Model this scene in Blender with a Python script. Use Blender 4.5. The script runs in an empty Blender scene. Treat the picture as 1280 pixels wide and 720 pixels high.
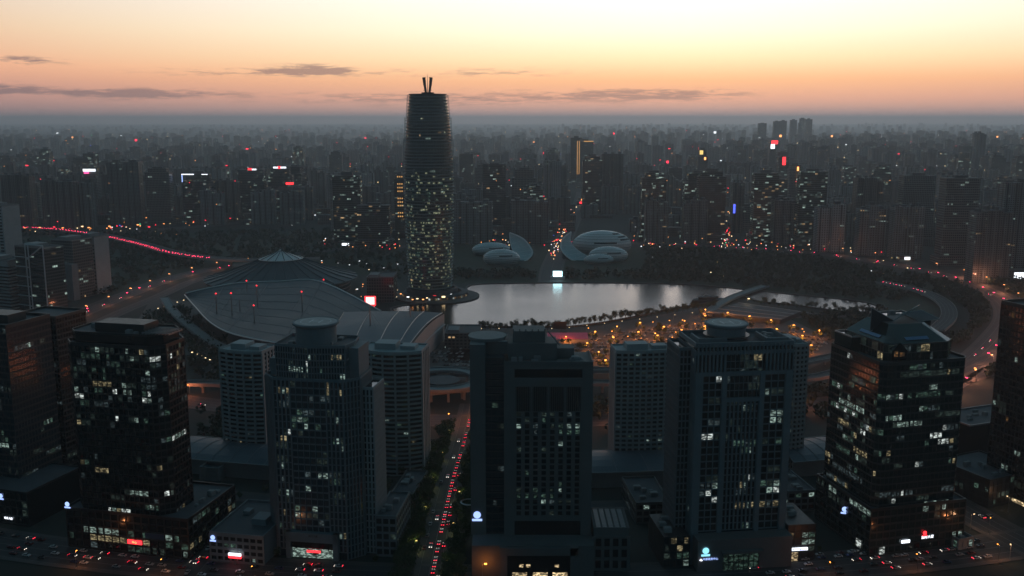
import bpy, math, random
from mathutils import Vector
R = math.radians
random.seed(7)
# ------------------------------------------------------------------ camera, world, light
H = 230.0; F = 1200.0; HOR = 148.0
PIT = math.atan((360 - HOR) / F)
CP, SP = math.cos(PIT), math.sin(PIT)
sc = bpy.context.scene
col = sc.collection
cam = bpy.data.objects.new('camera', bpy.data.cameras.new('camera'))
col.objects.link(cam); sc.camera = cam
cam.location = (0, 0, H); cam.rotation_euler = (R(90) - PIT, 0, 0)
cam.data.sensor_width = 36; cam.data.lens = 36 * F / 1280
cam.data.clip_start = 1; cam.data.clip_end = 90000
sc.view_settings.view_transform = 'Standard'; sc.view_settings.look = 'None'
sc.view_settings.exposure = 0.0; sc.view_settings.gamma = 1.0
sc.render.engine = 'CYCLES'
sc.cycles.use_denoising = True
sc.cycles.max_bounces = 5; sc.cycles.diffuse_bounces = 2; sc.cycles.glossy_bounces = 3
sc.cycles.volume_bounces = 1; sc.cycles.transmission_bounces = 2; sc.cycles.transparent_max_bounces = 6
sc.cycles.sample_clamp_indirect = 2.0; sc.cycles.caustics_reflective = False; sc.cycles.caustics_refractive = False

class N:                                             # small arithmetic wrapper for shader sockets
    def __init__(s, nt, sock): s.nt, s.s = nt, sock
    def op(s, o, *a):
        n = s.nt.nodes.new('ShaderNodeMath'); n.operation = o
        for i, v in enumerate((s,) + a):
            if isinstance(v, N): s.nt.links.new(v.s, n.inputs[i])
            else: n.inputs[i].default_value = v
        return N(s.nt, n.outputs[0])
    def __add__(s, o): return s.op('ADD', o)
    def __sub__(s, o): return s.op('SUBTRACT', o)
    def __mul__(s, o): return s.op('MULTIPLY', o)
    def __truediv__(s, o): return s.op('DIVIDE', o)
    def gt(s, o): return s.op('GREATER_THAN', o)
    def lt(s, o): return s.op('LESS_THAN', o)
    def floor(s): return s.op('FLOOR')
    def fract(s): return s.op('FRACT')
    def exp(s): return s.op('EXPONENT')
    def clamp(s): return s.op('MINIMUM', 1.0).op('MAXIMUM', 0.0)
def val(nt, v):
    n = nt.nodes.new('ShaderNodeValue'); n.outputs[0].default_value = v; return N(nt, n.outputs[0])
def xyz(nt, sock):
    n = nt.nodes.new('ShaderNodeSeparateXYZ'); nt.links.new(sock, n.inputs[0]); return [N(nt, n.outputs[i]) for i in range(3)]
def comb(nt, a, b, c):
    n = nt.nodes.new('ShaderNodeCombineXYZ')
    for i, v in enumerate((a, b, c)):
        if isinstance(v, N): nt.links.new(v.s, n.inputs[i])
        else: n.inputs[i].default_value = v
    return n.outputs[0]
def mixc(nt, f, a, b):
    n = nt.nodes.new('ShaderNodeMix'); n.data_type = 'RGBA'
    for i, v in ((0, f), (6, a), (7, b)):
        if isinstance(v, N): nt.links.new(v.s, n.inputs[i])
        elif hasattr(v, 'links'): nt.links.new(v, n.inputs[i])
        elif i == 0: n.inputs[0].default_value = v
        else: n.inputs[i].default_value = (*v[:3], 1)
    return n.outputs[2]
def lin(c): return tuple((v / 255) ** 2.2 for v in c)
def ramp(nt, f, stops, interp='LINEAR'):
    n = nt.nodes.new('ShaderNodeValToRGB'); nt.links.new(f.s, n.inputs[0]); r = n.color_ramp; r.interpolation = interp
    while len(r.elements) < len(stops): r.elements.new(0.5)
    for e, (p, c) in zip(r.elements, stops): e.position = p; e.color = (*c[:3], 1)
    return n.outputs[0]
def noise(nt, vec, scale, detail=2, rough=.5, w=None):
    n = nt.nodes.new('ShaderNodeTexNoise'); n.inputs['Scale'].default_value = scale
    n.inputs['Detail'].default_value = detail; n.inputs['Roughness'].default_value = rough
    if w is not None: n.noise_dimensions = '4D'; nt.links.new(w.s, n.inputs['W'])
    if vec is not None: nt.links.new(vec, n.inputs['Vector'])
    return N(nt, n.outputs[0])

w = bpy.data.worlds.new('World'); sc.world = w; w.use_nodes = True
nt = w.node_tree; nt.nodes.clear()
tc = nt.nodes.new('ShaderNodeTexCoord')
X, Y, Z = xyz(nt, tc.outputs['Generated'])
el = (Z.op('ARCSINE') * 57.2958).op('MAXIMUM', 0.0)
az = X.op('ARCTAN2', Y) * 57.2958
SUNAZ = 10.0
hl = (X * X + Y * Y).op('SQRT').op('MAXIMUM', 1e-4)
dot = (X * math.sin(R(SUNAZ)) + Y * math.cos(R(SUNAZ))) / hl
e9 = el / 90
SUN = [(0, (.52, .36, .34)), (.35, (.62, .39, .34)), (.7, (.80, .45, .34)), (1.15, (.98, .50, .33)), (2.2, (1.17, .62, .31)), (3.4, (1.22, .95, .56)),
       (5.0, (1.26, 1.18, .89)), (7, (1.3, 1.26, 1.14)), (10, (1.1, 1.1, 1.14)), (15, (.62, .70, .80)), (24, (.22, .38, .48)), (40, (.07, .17, .23)), (90, (.026, .083, .11))]
SIDE = [(0, (.30, .22, .23)), (.45, (.36, .24, .24)), (1.0, (.50, .29, .26)), (1.6, (.62, .33, .27)), (2.7, (.90, .46, .29)), (4.7, (.88, .61, .41)),
        (7, (.80, .68, .57)), (12, (.44, .52, .58)), (20, (.17, .29, .36)), (38, (.05, .13, .17)), (90, (.026, .083, .11))]
EAST = [(0, (.020, .055, .076)), (10, (.027, .071, .098)), (90, (.026, .083, .11))]
cs = [ramp(nt, e9, [(p / 90, c) for p, c in S]) for S in (SUN, SIDE, EAST)]
t1 = ((dot * -1 + 1.0) / 0.234).clamp().op('POWER', .7)
t2 = ((dot * -1 + 0.77) / 1.1).clamp().op('POWER', .6)
c = mixc(nt, t2, mixc(nt, t1, cs[0], cs[1]), cs[2])
# cirrus streaks low over the horizon, greyer than the glow behind them
nv = comb(nt, az * .22, el * 1.9, 0.0)
nz = noise(nt, nv, 2.5, 9, .72)
blobs = [(-11.5, 2.75, 2.4, .30, 1.0), (-14.5, 2.55, 6.5, .26, .62), (-26.3, 3.0, 1.8, .26, .85), (-27.6, 1.5, 2.4, .4, .85), (8.0, 1.35, 6.5, .42, .9), (-5, 1.1, 9, .45, .75), (-20, 1.35, 5, .3, .7), (-1, 2.6, 6, .3, .55), (-22, 1.3, 3, .3, .7)]
m = None
for a0, e0, sa, se, k in blobs:
    d1 = (az - a0) / sa; d2 = (el - e0) / se
    g = (d1 * d1 + d2 * d2).op('MULTIPLY', -1.0).exp() * k
    m = g if m is None else m + g
m = (((nz - .5) * 5.5 + m * 1.25 - 0.45) * 1.5).clamp() * (m * 1.3).clamp() * .8
cl = mixc(nt, t1, lin((176, 140, 128)), lin((128, 112, 116)))
c = mixc(nt, m, c, cl)
sky = nt.nodes.new('ShaderNodeTexSky'); sky.sky_type = 'NISHITA'; sky.sun_disc = False
sky.sun_elevation = R(-1.5); sky.sun_rotation = R(SUNAZ); sky.air_density = 1.5; sky.dust_density = 3
b1 = nt.nodes.new('ShaderNodeBackground'); b1.inputs[1].default_value = 0.05; nt.links.new(sky.outputs[0], b1.inputs[0])
b2 = nt.nodes.new('ShaderNodeBackground'); b2.inputs[1].default_value = 1.0; nt.links.new(c, b2.inputs[0])
ad = nt.nodes.new('ShaderNodeAddShader'); nt.links.new(b1.outputs[0], ad.inputs[0]); nt.links.new(b2.outputs[0], ad.inputs[1])
wo = nt.nodes.new('ShaderNodeOutputWorld'); nt.links.new(ad.outputs[0], wo.inputs[0])
w.cycles.sampling_method = 'MANUAL'; w.cycles.sample_map_resolution = 1024
# the sun is just under the horizon: only a faint wide afterglow from its side
sl = bpy.data.lights.new('sun', 'SUN'); sl.energy = .03; sl.angle = R(12); sl.color = (1, .62, .4)
so = bpy.data.objects.new('sun', sl); col.objects.link(so)
so.rotation_euler = (R(-86), 0, R(-SUNAZ))

# ------------------------------------------------------------------ geometry helpers
def at(px, py, z=0.0):                               # where the line of sight through a pixel of the photograph meets height z
    cx = (px - 640) / F; cy = (360 - py) / F
    dy = CP + cy * SP; dz = -SP + cy * CP
    t = (z - H) / dz
    return (cx * t, dy * t)
def hz(py, Yw):                                      # height seen at row py at distance Yw
    return H - Yw * math.tan(PIT + math.atan((py - 360) / F))
def xat(px, Yw, z): return (px - 640) / F * (Yw * CP + (H - z) * SP)

class MB:
    def __init__(s): s.v = []; s.f = []; s.m = []; s.uv = []
    def face(s, pts, mi=0, uv=None):
        b = len(s.v); s.v += [tuple(p) for p in pts]; s.f.append(tuple(range(b, b + len(pts)))); s.m.append(mi)
        s.uv += uv if uv else [(0, -5)] * len(pts)
    def prism(s, poly, z0, z1, mi=0, mroof=None, u0=0.0, bottom=False, poly2=None):
        q = poly2 or poly; n = len(poly); u = u0
        for i in range(n):
            a, b = poly[i], poly[(i + 1) % n]; c, d = q[(i + 1) % n], q[i]
            L = math.hypot(b[0] - a[0], b[1] - a[1])
            s.face([(*a, z0), (*b, z0), (*c, z1), (*d, z1)], mi, [(u, z0), (u + L, z0), (u + L, z1), (u, z1)]); u += L
        s.face([(*p, z1) for p in q], mi if mroof is None else mroof)
        if bottom: s.face([(*p, z0) for p in reversed(poly)], mi)
    def box(s, x0, x1, y0, y1, z0, z1, mi=0, mroof=None, u0=0.0):
        s.prism([(x0, y0), (x1, y0), (x1, y1), (x0, y1)], z0, z1, mi, mroof, u0, True)
    def obox(s, p, q, t, z0, z1, mi=0):              # wall-like box from p to q, thickness t centred
        dx, dy = q[0] - p[0], q[1] - p[1]; L = math.hypot(dx, dy) or 1; nx, ny = -dy / L * t / 2, dx / L * t / 2
        s.prism([(p[0] - nx, p[1] - ny), (q[0] - nx, q[1] - ny), (q[0] + nx, q[1] + ny), (p[0] + nx, p[1] + ny)], z0, z1, mi, None, 0, True)
    def beam(s, a, b, r, mi=0, n=4):
        a, b = Vector(a), Vector(b); d = (b - a).normalized(); up = Vector((0, 0, 1)) if abs(d.z) < .9 else Vector((1, 0, 0))
        x = d.cross(up).normalized(); y = d.cross(x); rb = r if isinstance(r, tuple) else (r, r)
        A = [a + (x * math.cos(2 * math.pi * k / n) + y * math.sin(2 * math.pi * k / n)) * rb[0] for k in range(n)]
        B = [b + (x * math.cos(2 * math.pi * k / n) + y * math.sin(2 * math.pi * k / n)) * rb[1] for k in range(n)]
        for k in range(n): s.face([A[k], A[(k + 1) % n], B[(k + 1) % n], B[k]], mi)
        s.face(B, mi); s.face(A[::-1], mi)
    def lathe(s, prof, n=32, mi=0, cx=0, cy=0, cap=True, sx=1, sy=1):
        for (r0, z0), (r1, z1) in zip(prof, prof[1:]):
            for k in range(n):
                a, b = 2 * math.pi * k / n, 2 * math.pi * (k + 1) / n
                P = lambda r, t, z: (cx + r * math.cos(t) * sx, cy + r * math.sin(t) * sy, z)
                s.face([P(r0, a, z0), P(r0, b, z0), P(r1, b, z1), P(r1, a, z1)], mi, [(r0 * a, z0), (r0 * b, z0), (r0 * b, z1), (r0 * a, z1)])
        if cap:
            r, z = prof[-1]; s.face([(cx + r * math.cos(2 * math.pi * k / n) * sx, cy + r * math.sin(2 * math.pi * k / n) * sy, z) for k in range(n)], mi)
    def mesh(s, name, mats, smooth=False):
        me = bpy.data.meshes.new(name); me.from_pydata(s.v, [], s.f)
        for m_ in (mats if isinstance(mats, (list, tuple)) else [mats]): me.materials.append(m_)
        me.polygons.foreach_set('material_index', s.m)
        l = me.uv_layers.new(name='uv'); l.data.foreach_set('uv', [x for t in s.uv for x in t])
        if smooth: me.polygons.foreach_set('use_smooth', [True] * len(s.f))
        me.update(); return me
    def build(s, name, mats, parent=None, smooth=False, loc=None, yaw=None):
        return put(name, s.mesh(name, mats, smooth), parent, loc, yaw)
def put(name, me, parent=None, loc=None, yaw=None):
    o = bpy.data.objects.new(name, me); col.objects.link(o)
    if parent is not None: o.parent = parent
    if loc is not None: o.location = loc
    if yaw is not None: o.rotation_euler = (0, 0, yaw)
    return o
def tag(o, label=None, cat=None, group=None, kind=None):
    for k, v in (('label', label), ('category', cat), ('group', group), ('kind', kind)):
        if v: o[k] = v
    return o
def empty(name, loc, yaw, label, cat, group=None):
    o = bpy.data.objects.new(name, None); col.objects.link(o); o.location = loc; o.rotation_euler = (0, 0, yaw)
    return tag(o, label, cat, group)
def copy_tree(o, parent=None):
    c = o.copy(); col.objects.link(c); c.parent = parent
    for ch in KIDS.get(o.name, [k for k in o.children]): copy_tree(ch, c)
    return c
KIDS = {}

# ------------------------------------------------------------------ materials
def mat(name, base, rough=.7, metal=0, spec=None, emit=None, es=1.0, var=0.0, vs=.3, bump=0.0, bs=1.0, band=None, sample=False):
    m = bpy.data.materials.new(name); m.use_nodes = True; nt = m.node_tree; p = nt.nodes['Principled BSDF']
    p.inputs['Base Color'].default_value = (*base, 1); p.inputs['Roughness'].default_value = rough; p.inputs['Metallic'].default_value = metal
    if spec is not None: p.inputs['Specular IOR Level'].default_value = spec
    tc = nt.nodes.new('ShaderNodeTexCoord')
    if var:
        z = noise(nt, tc.outputs['Object'], vs, 4, .6); z2 = noise(nt, tc.outputs['Object'], vs * 9, 3, .6)
        f = ((z - .5) * 1.3 + (z2 - .5) * .7 + .5).clamp()
        nt.links.new(mixc(nt, f, tuple(v * (1 - var) for v in base), tuple(min(1, v * (1 + var)) for v in base)), p.inputs['Base Color'])
        nt.links.new((f * .2 + (rough - .1)).clamp().s, p.inputs['Roughness'])
    if bump:
        b = nt.nodes.new('ShaderNodeBump'); b.inputs['Strength'].default_value = bump; b.inputs['Distance'].default_value = 1.0
        nt.links.new(noise(nt, tc.outputs['Object'], bs, 3).s, b.inputs['Height']); nt.links.new(b.outputs[0], p.inputs['Normal'])
    if emit:
        p.inputs['Emission Color'].default_value = (*emit, 1); p.inputs['Emission Strength'].default_value = es
    if not sample: m.cycles.emission_sampling = 'NONE'
    return m
def facade(name, wall, glass, bw, fh, wu=.7, wv=.55, p=.05, es=.9, warm=.25, rough=.6, vert=0.0, dim=.5):
    m = bpy.data.materials.new(name); m.use_nodes = True; nt = m.node_tree; P = nt.nodes['Principled BSDF']
    uvn = nt.nodes.new('ShaderNodeUVMap'); u, v, _ = xyz(nt, uvn.outputs[0])
    oi = nt.nodes.new('ShaderNodeObjectInfo'); rnd = N(nt, oi.outputs['Random'])
    wallf = v.gt(-1.0)
    uu = u / bw; vv = v / fh
    fu, fv = uu.fract(), vv.fract()
    mask = (fu - .5).op('ABSOLUTE').lt(wu / 2) * (fv - .5).op('ABSOLUTE').lt(wv / 2) * wallf
    wn = nt.nodes.new('ShaderNodeTexWhiteNoise'); wn.noise_dimensions = '3D'
    nt.links.new(comb(nt, (uu / 2.5).floor(), vv.floor(), rnd * 977.0), wn.inputs['Vector'])
    r1 = N(nt, wn.outputs['Value']); rc = xyz(nt, wn.outputs['Color'])
    # floors in use come in runs, so the chance of a lit window changes slowly over the wall
    ch = noise(nt, comb(nt, uu * .22, vv.floor() * .9, rnd * 531.0), 1.0, 1)
    lit = r1.lt((ch - .38).op('MAXIMUM', 0.0) * (p * 7)) * mask
    wn2 = nt.nodes.new('ShaderNodeTexWhiteNoise'); nt.links.new(comb(nt, uu.floor(), vv.floor(), rnd * 77.0), wn2.inputs['Vector'])
    amp = (rc[1].op('POWER', 2.0) * (1 - dim * .3) + .1) * (N(nt, wn2.outputs['Value']) + .35)
    lc = mixc(nt, rc[2].lt(warm), (.62, .85, .74), (1.0, .66, .32))
    nz_ = noise(nt, comb(nt, u * .03, v * .03, rnd * 90), 1.0, 3)
    wc = mixc(nt, (nz_ * .5 + rnd.op('MULTIPLY', 7.7).fract() * .6 - .05).clamp(), tuple(x * .5 for x in wall), tuple(min(1, x * 1.45) for x in wall))
    if vert: wc = mixc(nt, (u / (bw * 4)).fract().lt(vert), wc, tuple(x * .45 for x in wall))
    nt.links.new(mixc(nt, mask, wc, glass), P.inputs['Base Color'])
    nt.links.new((mask * (.18 - rough) + rough).s, P.inputs['Roughness'])
    nt.links.new(lc, P.inputs['Emission Color']); nt.links.new((lit * amp * es).s, P.inputs['Emission Strength'])
    m.cycles.emission_sampling = 'NONE'
    return m
def litmat(name, colr, st, contrast=1.0):
    m = bpy.data.materials.new(name); m.use_nodes = True; nt = m.node_tree; P = nt.nodes['Principled BSDF']
    P.inputs['Base Color'].default_value = (.03, .035, .035, 1); P.inputs['Roughness'].default_value = .25
    tc = nt.nodes.new('ShaderNodeTexCoord'); oi = nt.nodes.new('ShaderNodeObjectInfo')
    x, y, z = xyz(nt, tc.outputs['Object'])
    n1 = noise(nt, comb(nt, x * .55, y * .55, z * 1.1), 1.0, 2, .5, N(nt, oi.outputs['Random']) * 60 + z.floor() * 0)
    amp = ((n1 - .46) * (6.5 * contrast)).clamp() * .9 + .1
    br = N(nt, oi.outputs['Random']).op('MULTIPLY', 17.3).fract() * .8 + .45
    P.inputs['Emission Color'].default_value = (*colr, 1); nt.links.new((amp * br * st).s, P.inputs['Emission Strength'])
    m.cycles.emission_sampling = 'NONE'
    return m
M = {}
M['glass'] = mat('dark_glass', (.012, .016, .018), .13, 0, .5, bump=.02, bs=.25)
M['glassblue'] = mat('blue_glass', (.02, .035, .045), .15, 0, .6, bump=.02, bs=.25)
M['blackmetal'] = mat('black_metal', (.018, .02, .022), .45, 0, var=.3)
M['grey'] = mat('grey_stone', (.145, .18, .20), .75, var=.22, vs=.12)
M['pale'] = mat('pale_stone', (.30, .33, .345), .75, var=.15, vs=.12)
M['brown'] = mat('brown_stone', (.115, .122, .125), .8, var=.18, vs=.1)
M['concrete'] = mat('concrete', (.23, .235, .24), .85, var=.2, vs=.08)
M['darkroof'] = mat('dark_roof', (.06, .07, .08), .8, var=.35, vs=.15)
M['roofmetal'] = mat('roof_metal', (.014, .045, .058), .6, 0, var=.22, vs=.03)
M['hallroof'] = mat('hall_roof', (.07, .10, .125), .6, 0, var=.2, vs=.04)
M['white'] = mat('white_paint', (.55, .56, .58), .55, var=.1)
M['mullion'] = mat('mullion', (.032, .043, .046), .45, .3)
M['asphalt'] = mat('asphalt', (.04, .042, .045), .8, var=.35, vs=.06)
M['paving'] = mat('paving', (.075, .072, .07), .85, var=.3, vs=.08)
M['line'] = mat('road_paint', (.22, .22, .21), .8, var=.4, vs=.5)
M['soil'] = mat('ground', (.018, .028, .024), .95, var=.5, vs=.004)
M['lawn'] = mat('lawn', (.016, .034, .018), .95, var=.4, vs=.05)
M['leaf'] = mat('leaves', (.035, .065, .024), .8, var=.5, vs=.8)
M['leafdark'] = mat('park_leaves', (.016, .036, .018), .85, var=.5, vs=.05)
M['bark'] = mat('bark', (.07, .055, .04), .9)
M['steel'] = mat('steel', (.25, .26, .27), .4, .7)
M['tile'] = mat('pale_shell', (.68, .66, .66), .4, .2, var=.12, vs=.03)
def em(name, c, s): M[name] = mat(name, (.02, .02, .02), .5, emit=c, es=s); return M[name]
em('e_orange', (1, .34, .05), 5); em('e_white', (.95, .98, 1), 3.2); em('e_warm', (1, .72, .38), 2.5); em('e_red', (1, .03, .04), 2.6)
em('e_tail', (1, .02, .05), 3.6); em('e_head', (1, .9, .75), 2.6); em('e_blue', (.35, .5, 1), 1.6); em('e_signwhite', (.85, .9, 1), 2.2)
em('e_green', (.15, 1, .5), 1.5); em('e_screen', (.55, .93, 1), 5.5); em('e_redscreen', (1, .55, .5), 2.6); em('e_pink', (1, .1, .35), 2)
em('e_tailfar', (1, .04, .12), 11.0); em('e_gold', (1, .5, .15), .7); em('e_orangefar', (1, .35, .1), 3.2); em('e_yellow', (1, .7, .2), 1.3); em('e_deepblue', (.08, .12, 1), 2); em('e_whitefar', (.9, .95, 1), 2.0)
LIT = [litmat('window_light_cool', (.72, 1, .88), .38), litmat('window_light_dim_green', (.5, .95, .72), .10), litmat('window_light_dim_cool', (.6, .85, .9), .085),
       litmat('window_light_warm', (1, .82, .45), .33), litmat('window_light_faint', (.6, .9, .75), .045), litmat('window_light_bright', (.9, 1, .95), .85),
       litmat('window_light_amber', (1, .5, .18), .2), litmat('lobby_light', (1, .75, .42), 1.3), litmat('window_light_pale_yellow', (.9, 1, .62), .40, .6)]
# ------------------------------------------------------------------ ground, water, roads
def sheet(name, pts, m, z, kind='structure', label=None):
    b = MB(); b.face([(p[0], p[1], z) for p in pts], 0, [(p[0], p[1]) for p in pts]); return tag(b.build(name, m), kind=kind, label=label)
sheet('ground', [(-30000, -60), (30000, -60), (30000, 40000), (-30000, 40000)], M['soil'], 0)
def smooth(pts, n=8):
    out = []
    for i in range(len(pts) - 1):
        p0, p1, p2, p3 = pts[max(i - 1, 0)], pts[i], pts[i + 1], pts[min(i + 2, len(pts) - 1)]
        for k in range(n):
            t = k / n
            out.append(tuple(.5 * (2 * b + (c - a) * t + (2 * a - 5 * b + 4 * c - d) * t * t + (3 * b - a - 3 * c + d) * t ** 3) for a, b, c, d in zip(p0, p1, p2, p3)))
    return out + [tuple(pts[-1])]
def offs(path, d):
    out = []
    for i, p in enumerate(path):
        a, b = path[max(i - 1, 0)], path[min(i + 1, len(path) - 1)]
        dx, dy = b[0] - a[0], b[1] - a[1]; L = math.hypot(dx, dy) or 1
        out.append((p[0] - dy / L * d, p[1] + dx / L * d, *(p[2:])))
    return out
def ribbon(b, path, d0, d1, z, mi=0, zs=None):
    A, B = offs(path, d0), offs(path, d1)
    for i in range(len(path) - 1):
        za, zb = (zs[i], zs[i + 1]) if zs else (z, z)
        b.face([(*A[i][:2], za), (*B[i][:2], zb if 0 else za), (*B[i + 1][:2], zb), (*A[i + 1][:2], zb)][::1], mi, [(0, 0)] * 4)
def walk(path, step, start=0.0):
    out = []; acc = start
    for a, b in zip(path, path[1:]):
        L = math.hypot(b[0] - a[0], b[1] - a[1])
        while acc < L:
            t = acc / L; z = a[2] + (b[2] - a[2]) * t if len(a) > 2 else 0
            out.append((a[0] + (b[0] - a[0]) * t, a[1] + (b[1] - a[1]) * t, z, math.atan2(b[1] - a[1], b[0] - a[0]))); acc += step
        acc -= L
    return out
def road(pxs, width, z=.2, name='road', n=8, lanes=(0,), mat_='asphalt', kerb=True, world=False):
    path = smooth([p if world else at(*p) for p in pxs], n)
    b = MB(); ribbon(b, path, width / 2, -width / 2, z, 0)
    if kerb:
        for s in (1, -1): 
            a = sorted((s * width / 2, s * (width / 2 + 3.0)), reverse=True); ribbon(b, path, a[0], a[1], z + .13, 1)
    for l in lanes: ribbon(b, path, l + .12, l - .12, z + .02, 2)
    for l in (width / 2 - .5, -width / 2 + .5): ribbon(b, path, l + .08, l - .08, z + .02, 2)
    tag(b.build(name, [M[mat_], M['paving'], M['line']]), kind='structure'); return path
def viaduct(pxs, width, z, n=8, label='', cat='viaduct', step=32, name='viaduct', deck='asphalt', world=False, zs=None):
    path = smooth([p if world else at(p[0], p[1], z) for p in pxs], n)
    o = empty(name, (path[0][0], path[0][1], 0), 0, label, cat); ox, oy = path[0][:2]
    P = [(p[0] - ox, p[1] - oy) for p in path]
    b = MB(); ribbon(b, P, width / 2, -width / 2, z, 0)
    for l in (0, width / 4, -width / 4): ribbon(b, P, l + .1, l - .1, z + .03, 2)
    b.build('deck', [M[deck], M['concrete'], M['line']], o)
    b = MB()
    for s in (1, -1):
        for i in range(len(P) - 1):
            A, B = offs(P, s * width / 2), None
            b.obox(A[i], A[i + 1], .5, z - 1.8, z + 1.0)
    ribbon(b, P, -width / 2, width / 2, z - 1.7, 0)
    b.build('parapet', M['concrete'], o)
    for q in walk(P, step, step / 2)[:60]:
        b = MB(); b.box(-1, 1, -1, 1, 0, z - 1.7); b.box(-1.2, 1.2, -width * .3, width * .3, z - 3.2, z - 1.75)
        b.build('pier', M['concrete'], o, loc=(q[0], q[1], 0), yaw=q[3])
    return [(p[0], p[1], z) for p in path]

# lake
LAKE = [(488, 386), (500, 400), (545, 410), (600, 409), (700, 409), (745, 405), (800, 395), (850, 385), (893, 378), (930, 372), (948, 377), (985, 381), (1040, 388), (1075, 391), (1098, 387), (1090, 380),
        (1060, 375), (1000, 369), (950, 364), (900, 359), (850, 355.5), (760, 354), (680, 354), (610, 355), (585, 358), (583, 366), (575, 374), (540, 379), (505, 382)]
wm = bpy.data.materials.new('water'); wm.use_nodes = True; nt = wm.node_tree; P = nt.nodes['Principled BSDF']
P.inputs['Base Color'].default_value = (.006, .012, .013, 1); P.inputs['Roughness'].default_value = .09; P.inputs['IOR'].default_value = 1.33
tc = nt.nodes.new('ShaderNodeTexCoord'); x, y, z = xyz(nt, tc.outputs['Object'])
bp = nt.nodes.new('ShaderNodeBump'); bp.inputs['Strength'].default_value = 1.0; bp.inputs['Distance'].default_value = 1.0
gust = noise(nt, comb(nt, x * .006, y * .012, 0.0), 1.0, 3)
h1 = noise(nt, tc.outputs['Object'], .9, 3); 
nt.links.new((h1 * (gust * .10 + .03)).s, bp.inputs['Height']); nt.links.new(bp.outputs[0], P.inputs['Normal'])
nt.links.new((gust * .14 + .05).s, P.inputs['Roughness'])
lakepts = [at(*p) for p in LAKE]
sheet('lake_water', lakepts, wm, .3)
# stone quay round the lake
b = MB(); pl = [(p[0], p[1]) for p in smooth(lakepts + [lakepts[0]], 4)]
for i in range(len(pl) - 1): b.obox(pl[i], pl[i + 1], 3.0, 0, 1.3)
tag(b.build('path', M['paving']), kind='structure')

for pts, nm, m_, z in (([(-30, 345), (130, 372), (225, 352), (262, 337), (500, 345), (500, 296), (400, 290), (200, 292), (-30, 300)], 'lawn', 'lawn', .1),
                    ([(570, 354), (900, 357), (1100, 380), (1150, 400), (1200, 380), (1180, 352), (1000, 322), (860, 312), (600, 304), (520, 300), (520, 350)], 'lawn', 'lawn', .1),
                    ([(560, 412), (745, 408), (895, 381), (1080, 396), (1060, 440), (1010, 462), (740, 462), (560, 452)], 'plaza', 'paving', .1),
                    ([(985, 398), (1100, 396), (1130, 420), (1080, 436), (1010, 410)], 'lawn', 'lawn', .15),
                    ([(190, 372), (470, 400), (590, 412), (590, 480), (400, 500), (160, 420)], 'plaza', 'paving', .1)):
    sheet(nm, [at(*p) for p in pts], M[m_], z)

def arc(r, a0, a1, n=40, cy=1415):                   # ring streets share one centre beyond the lake
    return [(r * math.sin(a0 + (a1 - a0) * k / n), cy - r * math.cos(a0 + (a1 - a0) * k / n)) for k in range(n + 1)]
outer = road(arc(962, R(-34), R(34), 30), 26, .2, 'street', 2, (0, 6.5, -6.5), world=True)
inner = road(arc(705, R(-50), R(50), 30), 24, .2, 'street', 2, (0, 6, -6), world=True)
mallst = road(arc(870, R(-38), R(38), 30), 9, .16, 'street', 2, (), world=True)
avenue = road([(529, 760), (536, 720), (551, 650), (563, 600), (575, 560), (583, 530), (588, 505)], 11.5, .26, 'street', 6, (0,))
sideL = road([(225, 735), (262, 690), (300, 655)], 8, .24, 'street', 4, ())
sideR = road([(1330, 705), (1280, 679), (1235, 655), (1175, 622), (1120, 600)], 22, .26, 'street', 6, (0, 5.5, -5.5))
# wide ring road round the park
ringR = road([(1150, 500), (1205, 462), (1245, 425), (1262, 396), (1247, 372), (1190, 347), (1100, 328), (1000, 315), (870, 307), (750, 303), (600, 301)], 29, .2, 'street', 8, (0, 8, -8))
rampR = road([(1170, 478), (1230, 450), (1285, 430)], 16, .22, 'street', 6, (0,))
rampB = viaduct([(1100, 352), (1150, 363), (1180, 378), (1186, 396), (1170, 412)], 17, 6, 6, 'curved concrete ramp bending down beside the east end of the lake', 'ramp')
roadB1 = road([(60, 410), (110, 388), (160, 368), (205, 351), (262, 337), (330, 328)], 26, .2, 'street', 8, (0, 6, -6))
roadB2 = road([(100, 415), (150, 391), (200, 370), (240, 352), (275, 343)], 14, .22, 'street', 8, (0,))
farRd = road([(-20, 292), (60, 291), (150, 290), (250, 283), (330, 275), (400, 268)], 40, .2, 'street', 8, (0, 8, -8))
redVia = viaduct([(-15, 283), (30, 284), (80, 287), (130, 294), (175, 304), (215, 315), (262, 322), (320, 325), (400, 323)], 24, 11, 8, 'long elevated road curving left of the round hall with a queue of red tail lights', 'elevated road', 60, 'elevated_road')
road([(688, 353), (690, 335), (700, 310), (712, 285), (722, 262), (728, 240)], 30, .22, 'street', 8, (0,))
road([(900, 310), (905, 290), (912, 268), (915, 250)], 26, .22, 'street', 8, (0,))
road([(1115, 262), (1180, 248), (1240, 238), (1300, 232)], 30, .22, 'street', 6, (0,))
midL = road([(340, 322), (420, 312), (500, 309), (600, 302)], 26, .2, 'street', 6, (0,))
via1 = viaduct([(-120, 505), (240, 478), (420, 500), (530, 490), (600, 484), (740, 478), (900, 480), (1010, 472), (1060, 462), (1150, 450)], 12, 9, 8, 'low viaduct running behind the ring of towers, its deck passing the spiral ramp', 'viaduct', 30)
via2 = viaduct([(500, 470), (590, 466), (740, 462), (880, 462), (985, 455), (1050, 443)], 12, 7, 8, 'second viaduct between the car park and the ring of towers', 'viaduct', 30)

# lane and yard patches between the towers
for pts in ([(262, 640), (262, 600), (760, 600), (780, 650), (600, 690), (350, 690)],):
    pass
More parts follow.
